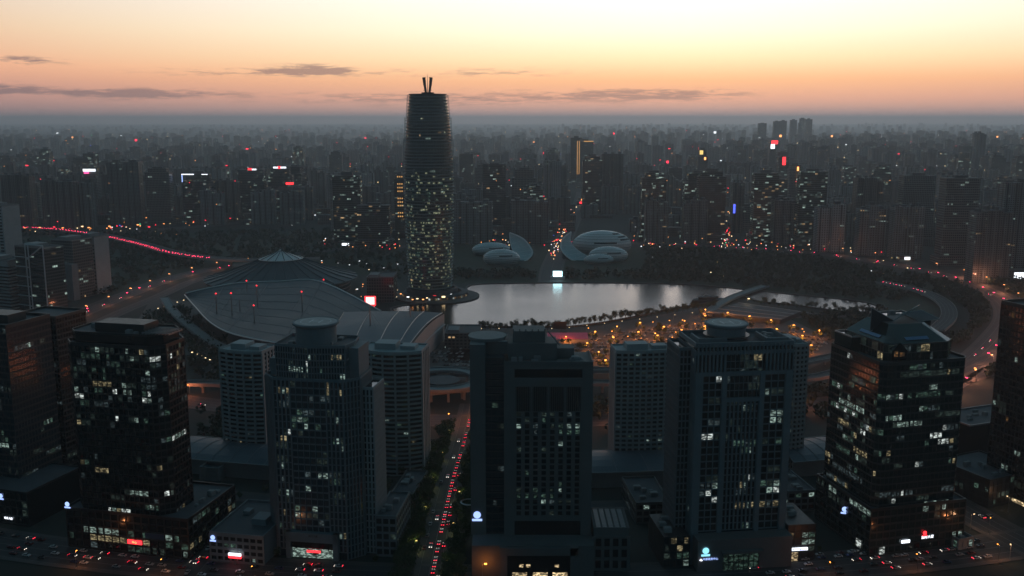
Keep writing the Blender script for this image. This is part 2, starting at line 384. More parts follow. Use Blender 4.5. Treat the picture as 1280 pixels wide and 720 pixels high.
# glass-roofed curved mall
def mall(a0, a1, label):
    o = empty('shopping_arcade', (0, 0, 0), 0, label, 'arcade', 'arcade segments along the ring')
    A = arc(822, a0, a1, 16); b = MB(); W = 21
    b2 = MB()
    for i in range(len(A) - 1):
        for s in (1, -1):
            q = offs(A, s * (W - 2)); b2.obox(q[i], q[i + 1], .6, 0, 11)
    prof = [(-W, 10.5), (-W * .7, 12.6), (-W * .3, 13.8), (0, 14.2), (W * .3, 13.8), (W * .7, 12.6), (W, 10.5)]
    for (d0, z0), (d1, z1) in zip(prof, prof[1:]):
        p, q = offs(A, d0), offs(A, d1)
        for i in range(len(A) - 1): b.face([(*p[i], z0), (*p[i + 1], z0), (*q[i + 1], z1), (*q[i], z1)])
    for s in (1, -1):
        q = offs(A, s * W)
        for i in range(len(A) - 1): b2.obox(q[i], q[i + 1], .8, 10, 11)
    for i in range(0, len(A) - 1, 2):
        p = [(offs(A, d)[i], z) for d, z in prof]
        for (u, z0), (v, z1) in zip(p, p[1:]): b2.beam((*u, z0 + .15), (*v, z1 + .15), .18)
    b.build('roof', M['hallroof'], o); b2.build('wall', M['concrete'], o)
mall(R(-16), R(-9.2), 'curved arcade with a pale arched roof between the black tower and the round-topped tower')
mall(R(-1), R(10), 'curved arcade with a grey arched roof right of the central stone tower')
mall(R(12.5), R(17.5), 'curved arcade roof seen left of the green glass tower')
mall(R(21), R(31), 'curved arcade with a pale roof right of the green glass tower')

# ------------------------------------------------------------------ detailed towers
def geom(pc, yc, po, ps, yaw, zm=60):                # front corner column pc, far end of the front po, far end of the side ps
    Cx = xat(pc, yc, zm); c, s = math.cos(yaw), math.sin(yaw)
    def t(px, d):                                    # distance along d from the corner to where the line of sight px passes
        k = (px - 640) / F
        return (k * (yc * CP + (H - zm) * SP) - Cx) / (d[0] - k * d[1] * CP)
    return Cx, abs(t(po, (c, s))), abs(t(ps, (-s, c)))
def skin(mb, a, b_, z0, z1, bay, fh, fin=.35, slab=.5, fd=.35, sd=.2, mf=0, ms=1, fins=True, slabs=True):
    dx, dy = b_[0] - a[0], b_[1] - a[1]; L = math.hypot(dx, dy); ux, uy = dx / L, dy / L; nx, ny = uy, -ux
    nb = max(1, round(L / bay)); w_ = L / nb; nf = max(1, round((z1 - z0) / fh)); h_ = (z1 - z0) / nf
    def pan(u0, u1, za, zb, d, mi, d0=-.02):
        p = [(a[0] + ux * u0 + nx * d0, a[1] + uy * u0 + ny * d0), (a[0] + ux * u1 + nx * d0, a[1] + uy * u1 + ny * d0),
             (a[0] + ux * u1 + nx * d, a[1] + uy * u1 + ny * d), (a[0] + ux * u0 + nx * d, a[1] + uy * u0 + ny * d)]
        mb.prism([p[3], p[2], p[1], p[0]], za, zb, mi, None, 0, True)
    if slabs:
        for k in range(nf + 1): pan(0, L, z0 + k * h_ - slab * .5, z0 + k * h_ + slab * .5, sd, ms)
    if fins:
        for k in range(nb + 1): pan(k * w_ - fin / 2, k * w_ + fin / 2, z0, z1 + .3, fd, mf)
    cells = []
    for i in range(nb):
        for k in range(nf):
            cells.append((a[0] + ux * (i + .5) * w_, a[1] + uy * (i + .5) * w_, z0 + (k + .5) * h_, math.atan2(uy, ux), w_ - fin, h_ - slab, k, i))
    return cells
WM = {}
def winmesh(w_, h_, mi):
    k = (round(w_, 1), round(h_, 1), mi)
    if k not in WM:
        b = MB(); x = k[0] / 2; z = k[1] / 2; b.box(-x, x, -.06, .1, -z, z); WM[k] = b.mesh('lit_window', LIT[mi])
    return WM[k]
def light_windows(parent, cells, rng, dens, pal=(0, 0, 1, 1, 2, 2, 4, 4, 4, 3, 5), cap=90, run=.6):
    """cells in use: picked in short runs along a floor; the strongest become parts, the rest one part"""
    by = {}
    for c_ in cells: by.setdefault((c_[6], round(c_[3], 2)), []).append(c_)
    pick = []
    for (k, _), row in sorted(by.items()):
        d = dens(k) if callable(dens) else dens
        f = rng.random(); d = d * (1.5 if f > .72 else .85 if f > .35 else .35)
        on = False; mi = rng.choice(pal)
        for c_ in row:
            if on: on = rng.random() < run
            else:
                on = rng.random() < d * .6
                if on: mi = rng.choice(pal)
            if on: pick.append((c_, mi if rng.random() < .7 else rng.choice(pal)))
    pri = {5: 0, 7: 0, 8: 1, 0: 1, 3: 2, 6: 2, 1: 3, 2: 4, 4: 5}
    pick.sort(key=lambda q: pri[q[1]])
    rest = MB(); ms = sorted({m_ for _, m_ in pick[cap:]})
    for j, (c_, mi) in enumerate(pick):
        x, y, z, a, w_, h_, _, _ = c_
        w_ *= rng.choice((1, 1, 1, .6)); 
        if j < cap: put('lit_window', winmesh(w_, h_, mi), parent, (x, y, z), a)
        else:
            ca, sa = math.cos(a), math.sin(a); hw = w_ / 2
            p = [(x - ca * hw + sa * .06, y - sa * hw - ca * .06), (x + ca * hw + sa * .06, y + sa * hw - ca * .06), (x + ca * hw - sa * .1, y + sa * hw + ca * .1), (x - ca * hw - sa * .1, y - sa * hw + ca * .1)]
            rest.prism(p, z - h_ / 2, z + h_ / 2, ms.index(mi), None, 0, True)
    if rest.f:
        o = rest.build('lit_windows', [LIT[i] for i in ms], parent); o['kind'] = 'stuff'
def rect(x0, x1, y0, y1): return [(x0, y0), (x1, y0), (x1, y1), (x0, y1)]
def edges(p): return [(p[i], p[(i + 1) % len(p)]) for i in range(len(p))]
def parapet(mb, poly, z, h=1.4, t=.6, mi=0):
    for a, b_ in edges(poly): mb.obox(a, b_, t, z - .1, z + h, mi)
def roofkit(o, x0, x1, y0, y1, z, rng, n=8, m_='concrete'):
    for _ in range(n):
        x, y = rng.uniform(x0, x1 - 4), rng.uniform(y0, y1 - 4); b = MB(); w_, d_, h_ = rng.uniform(1.5, 5), rng.uniform(1.5, 4), rng.uniform(.8, 2.6)
        b.box(x, x + w_, y, y + d_, z, z + h_); b.box(x + .3, x + w_ - .3, y + .3, y + d_ - .3, z + h_, z + h_ + .25)
        b.build('roof_unit', M[m_], o)
def text(body, size, m_, parent, loc, rot=(R(90), 0, 0), name='lettering', vert=False):
    cu = bpy.data.curves.new(name, 'FONT'); cu.body = '\n'.join(body) if vert else body; cu.size = size; cu.extrude = .06; cu.align_x = 'CENTER'; cu.align_y = 'CENTER'; cu.space_line = .85
    cu.materials.append(m_); t_ = put(name, cu); dg = bpy.context.evaluated_depsgraph_get(); me = bpy.data.meshes.new_from_object(t_.evaluated_get(dg)); bpy.data.objects.remove(t_)
    o = put(name, me, parent, loc); o.rotation_euler = rot; return o
def emblem(parent, x, y, z, r, m_, yaw=0):
    b = MB(); n = 20
    b.prism([(r * math.cos(2 * math.pi * k / n), r * math.sin(2 * math.pi * k / n)) for k in range(n)], -.1, .1)
    b.box(-r * 1.35, r * 1.35, -r * 1.75, -r * 1.15, -.1, .1)
    o = b.build('emblem_sign', m_, parent, loc=(x, y, z)); o.rotation_euler = (R(90), 0, yaw); return o
M['padtop'] = mat('helipad_top', (.38, .36, .36), .85, var=.3, vs=.3)
def helipad(o, cx, cy, z, r, m_, zb):
    b = MB(); b.lathe([(r * .86, zb), (r * .86, z - 1.8), (r * .9, z - 1.7), (r * .97, z - .8), (r, z - .7), (r, z), (r * .97, z + .35), (r * .93, z + .35), (r * .93, z + .1)], 40, 0, cx, cy)
    b.build('drum', M[m_], o)
    b = MB(); b.lathe([(r * .9, z + .1), (r * .9, z + .2)], 40, 0, cx, cy); b.build('helipad', M['padtop'], o)
    b = MB()
    for s in (-1, 1): b.box(cx + s * 2.6 - .35, cx + s * 2.6 + .35, cy - 3.6, cy + 3.6, z + .2, z + .26)
    b.box(cx - 2.2, cx + 2.2, cy - .4, cy + .4, z + .2, z + .26)
    for k in range(40):
        a, c_ = 2 * math.pi * k / 40, 2 * math.pi * (k + 1) / 40
        b.face([(cx + rr * math.cos(t), cy + rr * math.sin(t), z + .24) for rr, t in ((r * .62, a), (r * .62, c_), (r * .66, c_), (r * .66, a))])
    b.build('marking', M['white'], o)
# ---- black glass tower, left of centre
rng = random.Random(1)
yaw = R(-13); yc = 480
Cx, W, D = geom(207, yc, 86, 244, yaw)
o = empty('office_tower', (Cx, yc, 0), yaw, 'black glass office tower with clipped corners, red sign at its foot', 'office tower')
k = 6; poly = [(-W + k, 0), (-k, 0), (0, k), (0, D - k), (-k, D), (-W + k, D), (-W, D - k), (-W, k)]
zt = 113
b = MB(); b.prism(poly, 0, zt, 0, 1); b.prism([(x * .93 - 2, 2 + y * .88) for x, y in poly], zt, zt + 6, 0, 1); b.build('curtain_wall', [M['glass'], M['darkroof']], o)
b = MB(); cells = []
for a, c_ in edges(poly):
    if c_[1] > D * .6 and a[1] > D * .6 and a[0] > c_[0]: continue
    cells += skin(b, a, c_, 6, zt, 2.8, 3.75, .3, 1.0, .35, .2, 0, 0)
parapet(b, poly, zt, 1.5, .5); parapet(b, [(x * .93 - 2, 2 + y * .88) for x, y in poly], zt + 6, 1.0, .4)
b.build('frame', M['blackmetal'], o)
light_windows(o, cells, rng, lambda k: .85 if k > 20 else .55 if k > 17 else .07 if k > 12 else .15 if k > 3 else .5, cap=98)
b = MB(); b.box(-W * .72, -W * .22, 7, 20, zt + 6, zt + 11); b.build('penthouse', M['blackmetal'], o); roofkit(o, -W * .9, -8, 4, D - 6, zt + 6, rng, 12)
b = MB()
for i in range(9): b.box(-W * .2 + i * 1.9, -W * .2 + i * 1.9 + .5, 3, 16, zt + 7, zt + 7.6)
for i in range(5): b.box(-W * .2, -W * .2 + 15.6, 3 + i * 3, 3.4 + i * 3, zt + 7.6, zt + 8.1)
b.build('roof_grille', M['steel'], o)
# podium of the same tower
b = MB(); pp = [(-W - 3, -3), (12, -3), (12, 46), (-W - 3, 46)]; b.prism(pp, 0, 22, 0, 1); b.build('podium', [M['glass'], M['darkroof']], o)
b = MB(); cells = skin(b, pp[0], pp[1], 1, 22, 4.5, 4.2, .5, .9, .4, .25, 0, 0) + skin(b, pp[1], pp[2], 1, 22, 4.5, 4.2, .5, .9, .4, .25, 0, 0)
parapet(b, pp, 22, 1.3, .5); b.build('podium_frame', M['blackmetal'], o)
light_windows(o, cells, rng, lambda k: .5 if k < 3 else .2, (1, 2, 4, 4, 1, 0, 3), cap=30)
roofkit(o, 1, 11, 0, 40, 22, rng, 5)
b = MB(); b.box(-24, -15.5, -3.9, -3.45, 6.2, 8.4); b.build('shop_sign', M['e_red'], o); text('中心', 1.5, M['e_yellow'], o, (-19.8, -4.0, 7.2))
b = MB(); b.box(-13, -2, -4.0, -3.45, 10.5, 13.2); b.build('dark_sign', mat('blue_panel', (.03, .06, .12), .4), o)
emblem(o, -W - 1.5, -3.6, 25, 1.3, M['e_blue'], 0); roofkit(o, -W, 10, D + 3, 44, 22, rng, 9)

# ---- grey low office with emblem
yaw = R(-11); yc = 474; Cx = xat(263, yc, 8)
o = empty('low_office', (Cx, yc, 0), yaw, 'low grey office with a blank roof and a white and red sign', 'office block')
b = MB(); poly = rect(0, 30, 0, 44); b.prism(poly, 0, 15.5, 0, 1); b.build('wall', [M['grey'], M['darkroof']], o)
b = MB(); cells = skin(b, poly[0], poly[1], .5, 15.2, 3.6, 3.7, .9, 1.6, .35, .3, 0, 0) + skin(b, poly[3], poly[0], .5, 15.2, 3.6, 3.7, .9, 1.6, .35, .3, 0, 0)
parapet(b, poly, 15.5, 1.1, .5); b.build('frame', M['grey'], o)
for c_ in cells[:96]: b = MB(); b.box(-c_[4] / 2, c_[4] / 2, -.04, .1, -c_[5] / 2, c_[5] / 2); b.build('window', M['glass'], o, loc=c_[:3], yaw=c_[3])
light_windows(o, cells, rng, lambda k: .95 if k == 0 else .15, (0, 5, 0, 1), cap=20)
b = MB(); b.box(17, 25, 14, 24, 15.5, 19); b.box(6, 10, 26, 31, 15.5, 17.5); b.build('penthouse', M['grey'], o)
emblem(o, 2.0, -.7, 13.6, 1.25, M['e_blue'])
b = MB(); b.box(11, 18, -2.0, -1.3, 5.0, 6.3); b.build('shop_sign', M['e_signwhite'], o); b = MB(); b.box(11, 18, -2.0, -1.3, 3.6, 5.0); b.build('shop_sign', M['e_red'], o)
b = MB(); b.box(14.2, 14.8, -1.9, -1.4, 0, 3.6); b.build('sign_post', M['steel'], o)

# ---- grey fin tower with round helipad
rng = random.Random(3)
yaw = R(-9); yc = 474; Cx, W, D = geom(447, yc, 329, 470, yaw)
o = empty('office_tower', (Cx, yc, 0), yaw, 'grey finned office tower crowned by a pale round helipad, left of the busy avenue', 'office tower')
zt = hz(436, yc + 4); zs = zt - 17
k = 7; base = [(-W, k), (-W + k, 0), (-k, 0), (0, k), (0, D - k), (-k, D), (-W + k, D), (-W, D - k)]
b = MB(); b.prism(base, 0, zs, 0, 1)
top = [(-W + 7, 5), (-W * .5, 2), (-7, 5), (-5, D * .5), (-7, D - 4), (-W + 7, D - 4)]
b.prism(top, zs, zt, 0, 1); b.build('curtain_wall', [M['glassblue'], M['darkroof']], o)
b = MB(); cells = []
for i, (a, c_) in enumerate(edges(base)):
    if i in (0, 2, 3, 7): skin(b, a, c_, 0, zs, 1.9, 3.7, .75, .6, .55, .15, 0, 0) 
    if i == 1:
        q0 = (a[0] + (c_[0] - a[0]) * .24, 0); q1 = (a[0] + (c_[0] - a[0]) * .76, 0)
        cells += skin(b, a, q0, 4, zs, 2.0, 3.7, .8, .6, .55, .15); cells += skin(b, q0, q1, 14, zs, 3.4, 3.7, .4, .9, .45, .15); cells += skin(b, q1, c_, 4, zs, 2.0, 3.7, .8, .6, .55, .15)
for i, (a, c_) in enumerate(edges(top)):
    if i < 3 or i == 5: cells += [q[:6] + (q[6] + 28, q[7]) for q in skin(b, a, c_, zs, zt, 1.5, 3.7, .45, .7, .4, .15)]
parapet(b, top, zt, 1.3, .5); parapet(b, base, zs, 1.3, .5)
b.build('fin', M['grey'], o); o.children[-1].name = 'facade_frame'
light_windows(o, cells, rng, lambda k: .34 if k > 19 else .5 if k > 14 else .6 if k in (2, 3, 8, 9, 10) else .3, (0, 1, 1, 2, 2, 4, 0, 5, 3, 0, 4, 4), cap=96)
# stone flank and shoulder
b = MB(); b.box(0.1, 6, k + 3, D - 4, 0, zs - 6); b.build('wing_glazing', M['glass'], o); b = MB(); parapet(b, rect(.1, 6, k + 3, D - 4), zs - 6, 1.2, .5); skin(b, (6, k + 3), (6, D - 4), 0, zs - 6, 2.1, 3.7, .9, .7, .4, .2); skin(b, (0.1, k + 3), (6, k + 3), 0, zs - 6, 2.1, 3.7, .9, .7, .4, .2); b.build('side_wing', M['pale'], o)
b = MB(); b.box(-W + 2, -W + 8, 9, D - 8, zs - .1, zs + 9); b.build('shoulder_block', M['grey'], o); b = MB(); b.box(-8, -1, 9, D - 6, zs - .1, zt - 1); b.build('shoulder_block', M['grey'], o)
rr = 29.5 / F * (yc * CP + 105 * SP + 15)
roofkit(o, -W + 8, -8, 5, D - 6, zt, rng, 10); roofkit(o, -W + 2, -6, 9, D - 5, zs, rng, 4)
helipad(o, -W * .5, 15, hz(404, yc + 15), rr, 'grey', zt - 2)
b = MB(); px = -W * .5
for s in (-1, 1): b.box(px + s * 13 - 1.3, px + s * 13 + 1.3, -3.2, -.5, 0, 15)
b.box(px - 14.3, px + 14.3, -3.2, -.5, 9.8, 15); b.build('portal', M['grey'], o)
b = MB(); b.box(px - 11.5, px + 11.5, -.7, -.3, 0, 5.5); b.build('lobby_glass', LIT[0], o)
b = MB(); b.box(px - 11.5, px + 11.5, -2.2, -.5, 6, 9.6)
for i in range(10): b.box(px - 11.3 + i * 2.5, px - 10.9 + i * 2.5, -2.6, -2.2, 6, 9.6)
b.build('portal_glass', M['glass'], o)
b = MB(); b.box(px - 2.5, px + 5, -3.6, -3.3, 4.4, 5.6); b.build('shop_sign', M['e_red'], o)
text('国际大厦', 1.3, M['blackmetal'], o, (px + 1, -3.25, 13.4))

# ---- central stone tower
rng = random.Random(5); yc = 468; yaw = R(0)
z7 = hz(457, yc); xl, xr = xat(630, yc, 60), xat(740, yc, 60); W = xr - xl
o = empty('hotel_tower', (xl, yc, 0), 0, 'brown stone tower with square punched windows and stepped flat roof, right of the busy avenue', 'tower')
b = MB()
def panel_wall(b, x0, x1, z0, z1, y, nx_, nz_, wx, wz, dp=.8):          # a wall with real openings
    cw, chh = (x1 - x0) / nx_, (z1 - z0) / nz_
    for i in range(nx_ + 1):
        a = x0 + i * cw - (cw - wx) / 2 if i else x0; c_ = x0 + i * cw + (cw - wx) / 2 if i < nx_ else x1
        b.box(a, c_, y, y + dp, z0, z1)
    for k_ in range(nz_ + 1):
        a = z0 + k_ * chh - (chh - wz) / 2 if k_ else z0; c_ = z0 + k_ * chh + (chh - wz) / 2 if k_ < nz_ else z1
        for i in range(nx_): b.box(x0 + i * cw + (cw - wx) / 2, x0 + (i + 1) * cw - (cw - wx) / 2, y + .003, y + dp - .02, a, c_)
    return [(x0 + (i + .5) * cw, y + dp - .02, z0 + (k_ + .5) * chh, 0, wx, wz, k_, i) for k_ in range(nz_) for i in range(nx_)]
e = 5.4
zl, zr1, zr2 = 27.5, z7 - 24, z7 - 6.5
b.box(0, e, 0, 1, 17, z7); b.box(W - e, W, 0, 1, 17, z7); b.box(e, W - e, 0, 1, zr2 + 4.6, z7); b.box(e, W - e, 0, 1, zr2 - 4.5, zr2); 
cells = panel_wall(b, e, W - e, zl, zr1, 0, 8, 18, 2.3, 2.4)
b.box(e, W - e, 0, 1, 25, zl)
n4 = (W - 2 * e) / 4
for i in range(5): b.box(e + i * n4 - .6, e + i * n4 + .6, -.25, .9, 25, zr2 - 4.5)
for i in range(33): b.box(e + (W - 2 * e) * i / 32 - .12, e + (W - 2 * e) * i / 32 + .12, .1, .8, zr1, zr2 - 4.5)
b.box(0, 1, 1, 27, 17, z7); b.box(W - 1, W, 1, 27, 17, z7); b.box(1, W - 1, 26, 27, 17, z7)
b.box(0, W, 0.2, 27, z7, z7 + .5)
for q in ((0, W, 0, .6), (0, .6, .6, 27), (W - .6, W, .6, 27)): b.box(*q, z7 + .5, z7 + 2)
b.build('wall', M['brown'], o)
b = MB(); b.box(1, W - 1, .8, 26, 17, z7 - .2); b.build('glazing', M['glass'], o)
light_windows(o, cells, rng, lambda k: .9 if k > 11 else .12, (0, 1, 2, 4, 4, 4, 1, 5), cap=60, run=.35)
light_windows(o, [(e + (i + .5) * 1.35, .75, zr1 + 15 - k_ * 4, 0, 1.0, 1.3, k_, i) for k_ in range(3) for i in range(int((W - 2 * e) / 1.35))], rng, lambda k: .3 if k == 0 else .06, (4, 1, 2, 4), cap=12)
b = MB(); wl = xat(588, yc, 60) - xl; wm_ = xat(607, yc, 60) - xl; zw = hz(427, yc + 8)
b.box(wl, wm_, 1, 30, 17, zw); b.build('side_wing', M['brown'], o)
b = MB(); b.box(wm_, 0, 2.5, 26, 17, z7 + 3); b.build('recess_glazing', M['glassblue'], o); b = MB(); b.box(wm_ + .1, -.1, 2.4, 26, z7 + 3, z7 + 3.4); b.build('recess_roof', M['darkroof'], o)
b = MB(); cs_ = skin(b, (wm_, 2.5), (0, 2.5), 17, z7 + 3, 3.2, 3.7, .2, 1.0, .3, .3); b.build('recess_frame', M['mullion'], o)
light_windows(o, cs_, rng, .12, (1, 4, 2), cap=20)
b = MB(); b.box(2, 27, 8, 24, z7, z7 + 9.5); b.box(4.5, 21, 10, 24, z7 + 9.5, hz(413, yc + 12)); b.box(27, 36, 12, 22, z7, z7 + 6)
for i in range(6): b.box(4.5 + i * 3.2, 5.0 + i * 3.2, 10.0, 10.5, hz(413, yc + 12), hz(413, yc + 12) + 1.0)
for i in range(3): b.box(9 + i * 4, 11 + i * 4, 9.9, 10.1, z7 + 11, z7 + 13)
b.build('penthouse', M['brown'], o)
b = MB(); b.box(wm_ + .05, 1.9, 10, 27.5, z7 + 3.45, zw - .6); b.build('rear_block', M['brown'], o); b = MB(); b.box(-3.5, 1.5, 10.2, 11, zw - .55, zw - .1); b.build('roof_light', M['white'], o)
roofkit(o, 30, W - 3, 3, 11, z7 + .5, rng, 10); roofkit(o, 3, W - 4, 4, 24, z7 + .5, rng, 10)
b = MB(); cx, cy = wl + 8.5, 16; b.lathe([(9.5, zw), (9.9, zw + 1.2), (9.9, zw + 1.7)], 32, 0, cx, cy); b.build('helipad', M['concrete'], o)
b = MB(); b.beam((22.5, 10, hz(413, yc + 12)), (28.5, 10, z7 + 8), .35); b.build('brace', M['concrete'], o)
# podium
b = MB(); pxl, pxr = xat(590, 458, 10) - xl, xat(742, 458, 10) - xl
b.box(pxl, pxr, -12, 0, 0, 17); b.box(pxl, pxr, 0.01, 30, 0, 17); b.box(pxl + 18, pxr - 8, -13.2, -12, 12, 16)
b.box(pxl + 14, pxl + 18, -13.2, -12, 0, 16.5); b.box(pxr - 12, pxr - 8, -13.2, -12, 0, 16.5); b.build('podium', M['brown'], o)
b = MB(); b.box(pxl + 18, pxr - 12, -12.4, -12.05, 0, 12); b.build('podium_glazing', M['glass'], o)
for x in (24, 27.5, 42):
    b = MB(); b.box(pxl + x, pxl + x + 2.2, -12.7, -12.3, 5.5, 7.0); b.build('lit_window', LIT[7], o)
for x in (20.5, 31, 41):
    b = MB(); b.box(pxl + x, pxl + x + 7.5, -12.7, -12.3, 0, 2.6); b.build('lit_window', LIT[7], o)
emblem(o, wl + 3.2, .6, 28, 1.9, M['e_blue'])
b = MB(); b.lathe([(4, 30), (4.6, 30.4), (4, 30.8)], 24, 0, wl - 1.5, 12, False); b.build('ring_canopy', M['white'], o)

# ---- low block with louvred roof, right of the central tower
yc = 462; x0 = xat(742, yc, 20); x1 = xat(786, yc, 20); zt = hz(662, yc)
o = empty('annex_block', (x0, yc, 0), 0, 'brown annex block with rows of roof louvres beside the central stone tower', 'annex')
b = MB(); b.box(0.3, x1 - x0, 0, 26, 0, zt); cells = skin(b, (0.3, 0), (x1 - x0, 0), 1, zt - 4, 4.6, 5.5, 1.6, 1.2, .6, .3); parapet(b, rect(.3, x1 - x0, 0, 26), zt, 1.2, .5); b.build('wall', M['brown'], o)
for c_ in cells: b = MB(); b.box(c_[0] - 1.4, c_[0] + 1.4, -.1, .1, c_[2] - 2, c_[2] + 2); b.build('window', M['glass'], o)
b = MB()
for i in range(5):
    for j in range(14): b.box(1.5 + i * 3.2, 3.7 + i * 3.2, 1.5 + j * 1.7, 2.1 + j * 1.7, zt + .3, zt + 1.0)
b.build('roof_louvres', M['steel'], o)

# ---- grey tower with pilasters and round helipad, right of centre
rng = random.Random(9); yaw = R(7); yc = 470; Cx, W, D = geom(866, yc, 985, 845, yaw)
o = empty('office_tower', (Cx, yc, 0), yaw, 'grey tower with stone pilasters, round helipad and a cyan emblem at its foot', 'office tower')
zt = hz(432, yc); zl = zt - 19
b = MB(); poly = rect(0, W, 0, D); b.prism(rect(0, W, .4, D), 0, zt - 1, 0, 1); b.build('curtain_wall', [M['glass'], M['darkroof']], o)
b = MB(); cells = []
segs = [(0, 4), (4, 14), (14, 16.5), (16.5, 34), (34, 36.5), (36.5, W - 3.5), (W - 3.5, W)]
for i, (a, c_) in enumerate(segs):
    if i in (0, 2, 4, 6): b.box(a, c_, -.9, .5, 0, zt - 14)
    if i in (1, 5): cells += skin(b, (a, 0.4), (c_, 0.4), 18, zt - 16, 3.3, 3.75, .5, .7, .5, .2)
    if i == 3: cells += skin(b, (a, 0.4), (c_, 0.4), 18, zt - 28, 2.2, 3.75, .8, .6, .8, .2)
for j in range(int(W / 2)):
    x = 1 + j * 2.0
    if not 15 < x < 36: b.box(x - .45, x + .45, -.9, .5, zt - 14, zt - 2)
    b.box(x - .3, x + .3, -.95, .5, zt - 5.5, zt + .2)
b.box(0, W, -.6, .5, zt - 16, zt - 14); b.box(0, W, -.7, .5, zt - 5, zt - 3.2); b.box(16, 35, -.7, .5, zt - 30, zt - 28)
cells += [q[:6] + (q[6] + 24, q[7]) for q in skin(b, (16, .4), (35, .4), zt - 28, zt - 5, 2.4, 3.75, .25, .4, .3, .2)]
for (a, c_) in ((poly[3], poly[0]), (poly[1], poly[2])): cells += skin(b, a, c_, 16, zt - 3, 2.3, 3.75, .8, .8, .5, .2)
parapet(b, poly, zt - 1, 2.2, .8); b.box(3, 18, 6, 7, zt - 1, zt + 2); b.box(3, 4, 7, 20, zt - 1, zt + 2); b.box(38, 50, 4, 5, zt - 1, zt + 2); b.box(38, 39, 5, 20, zt - 1, zt + 2)
b.build('facade_frame', M['grey'], o)
light_windows(o, cells, rng, lambda k: .36 if k > 18 else .24 if k > 10 else .2, (0, 0, 4, 4, 1, 2, 5, 4, 4, 3), cap=96)
b = MB(); b.box(-6, -.01, 8, D, 0, zt - 4); b.build('wing_glazing', M['glass'], o); b = MB(); parapet(b, rect(-6, -.1, 8, D), zt - 4, 1.2, .5); skin(b, (-6, 8), (0, 8), 0, zt - 4, 1.9, 3.75, .6, .8, .3, .2); skin(b, (-6, D), (-6, 8), 0, zt - 4, 2.1, 3.75, .6, .8, .4, .2); b.build('side_wing', M['grey'], o)
rr = 27.5 / F * (yc * CP + 105 * SP + 22)
helipad(o, W * .44, 20, hz(404.5, yc + 20), rr, 'grey', zt - 2)
b = MB(); b.lathe([(rr * 1.04, zt + .5), (rr * 1.04, zt + 1.1)], 32, 0, W * .44, 20); b.build('gallery', M['mullion'], o)
roofkit(o, W * .7, W - 4, 5, D - 6, zt - 1, rng, 8)
b = MB(); b.box(1.5, W + 1, -9, .4, 0, 17); b.box(14, 36, -11.5, -9, 9.8, 11); b.build('podium', mat('pink_stone', (.13, .12, .12), .7, var=.15), o)
b = MB(); b.box(15, 34, -9.3, -8.9, 0, 9); b.build('lobby_glass', LIT[1], o)
b = MB()
for i in range(8): b.box(15 + i * 2.7, 15.3 + i * 2.7, -9.6, -9.3, 0, 9)
b.box(15, 34, -9.6, -9.3, 4.3, 4.7); b.build('lobby_frame', M['blackmetal'], o)
emblem(o, 5.5, -9.6, 11.7, 1.7, mat('e_cyan', (.02, .02, .02), emit=(.3, .8, 1), es=1.3)); text('中原商务中心', 1.35, M['e_blue'], o, (8.2, -9.4, 6.9))
b = MB(); b.lathe([(0, 6.2), (.8, 6.5), (0, 7.4)], 12, 0, 3.2, -9.4, False); b.build('sign_lamp', M['e_signwhite'], o)
# shop wings either side
for (xa, xb, za, lab) in ((-15, -1.5, 17.5, 0), (W + 1.2, W + 16, 20, 1)):
    b = MB(); b.box(xa, xb, -4 + lab, 26, 0, za); b.build('shop_wing', M['blackmetal'], o)
    b = MB(); cl_ = skin(b, (xa, -4 + lab), (xb, -4 + lab), 1, za, 3.5, 4.1, .4, .9, .4, .3); b.build('shop_frame', M['mullion'], o)
    light_windows(o, cl_, rng, .8, (1, 3, 4, 0), cap=10)
    roofkit(o, xa + 1, xb - 1, 0, 22, za, rng, 3)
b = MB(); b.box(W + 1.5, W + 12, -4, -3.4, 6.2, 7.6); b.build('shop_sign', M['e_signwhite'], o)
text('商务中心 营业厅', 1.2, M['e_deepblue'], o, (W + 6.5, -4.1, 6.9))
b = MB(); b.box(W + 1.5, W + 7, -3.45, -3.1, 0, 5); b.build('shop_window', LIT[7], o)

# ---- green glass tower, right
rng = random.Random(12); yaw = R(14); yc = 482; Cx, W, D = geom(1097, yc, 1203, 1034, yaw)
o = empty('office_tower', (Cx, yc, 0), yaw, 'dark green glass office tower with a folded crystal roof, tallest at the right', 'office tower')
zt = hz(457, yc)
k = 3; poly = [(0, k), (k, 0), (W - k, 0), (W, k), (W, D), (0, D)]
GG = mat('green_glass', (.012, .026, .026), .12, 0, .6, bump=.02, bs=.25)
b = MB(); b.prism(poly, 0, zt, 0, 1); b.build('curtain_wall', [GG, M['darkroof']], o)
b = MB(); cells = []
for a, c_ in (edges(poly)[5], edges(poly)[0], edges(poly)[1], edges(poly)[2]): cells += skin(b, a, c_, 4, zt, 2.6, 3.85, .16, .95, .12, .22)
parapet(b, poly, zt, 1.3, .5); b.build('facade_frame', M['mullion'], o)
light_windows(o, cells, rng, lambda k: .27 if 8 < k < 24 else .2 if k > 3 else .08, (0, 1, 1, 2, 4, 4, 5, 3, 2), cap=98, run=.74)
b = MB(); z2 = zt + 9
q = [(6, 9), (12, 5), (W - 10, 5), (W - 4, 10), (W - 4, D - 3), (6, D - 3)]
b.prism(q, zt, z2, 0, 1); q2 = [(16, 20), (19, 18), (W - 17, 18), (W - 14, 20), (W - 14, D - 8), (16, D - 8)]
b.prism(q, z2, z2 + 8, 0, 1, poly2=q2); b.build('crown', [GG, M['darkroof']], o)
b = MB(); c3 = []
for a, c_ in (edges(q)[5], edges(q)[0], edges(q)[1], edges(q)[2]): c3 += skin(b, a, c_, zt, z2, 2.6, 4.5, .16, .5, .12, .22)
for i in (0, 1, 2, 5): b.obox(q[i], q[(i + 1) % 6], .5, z2 - .1, z2 + .5)
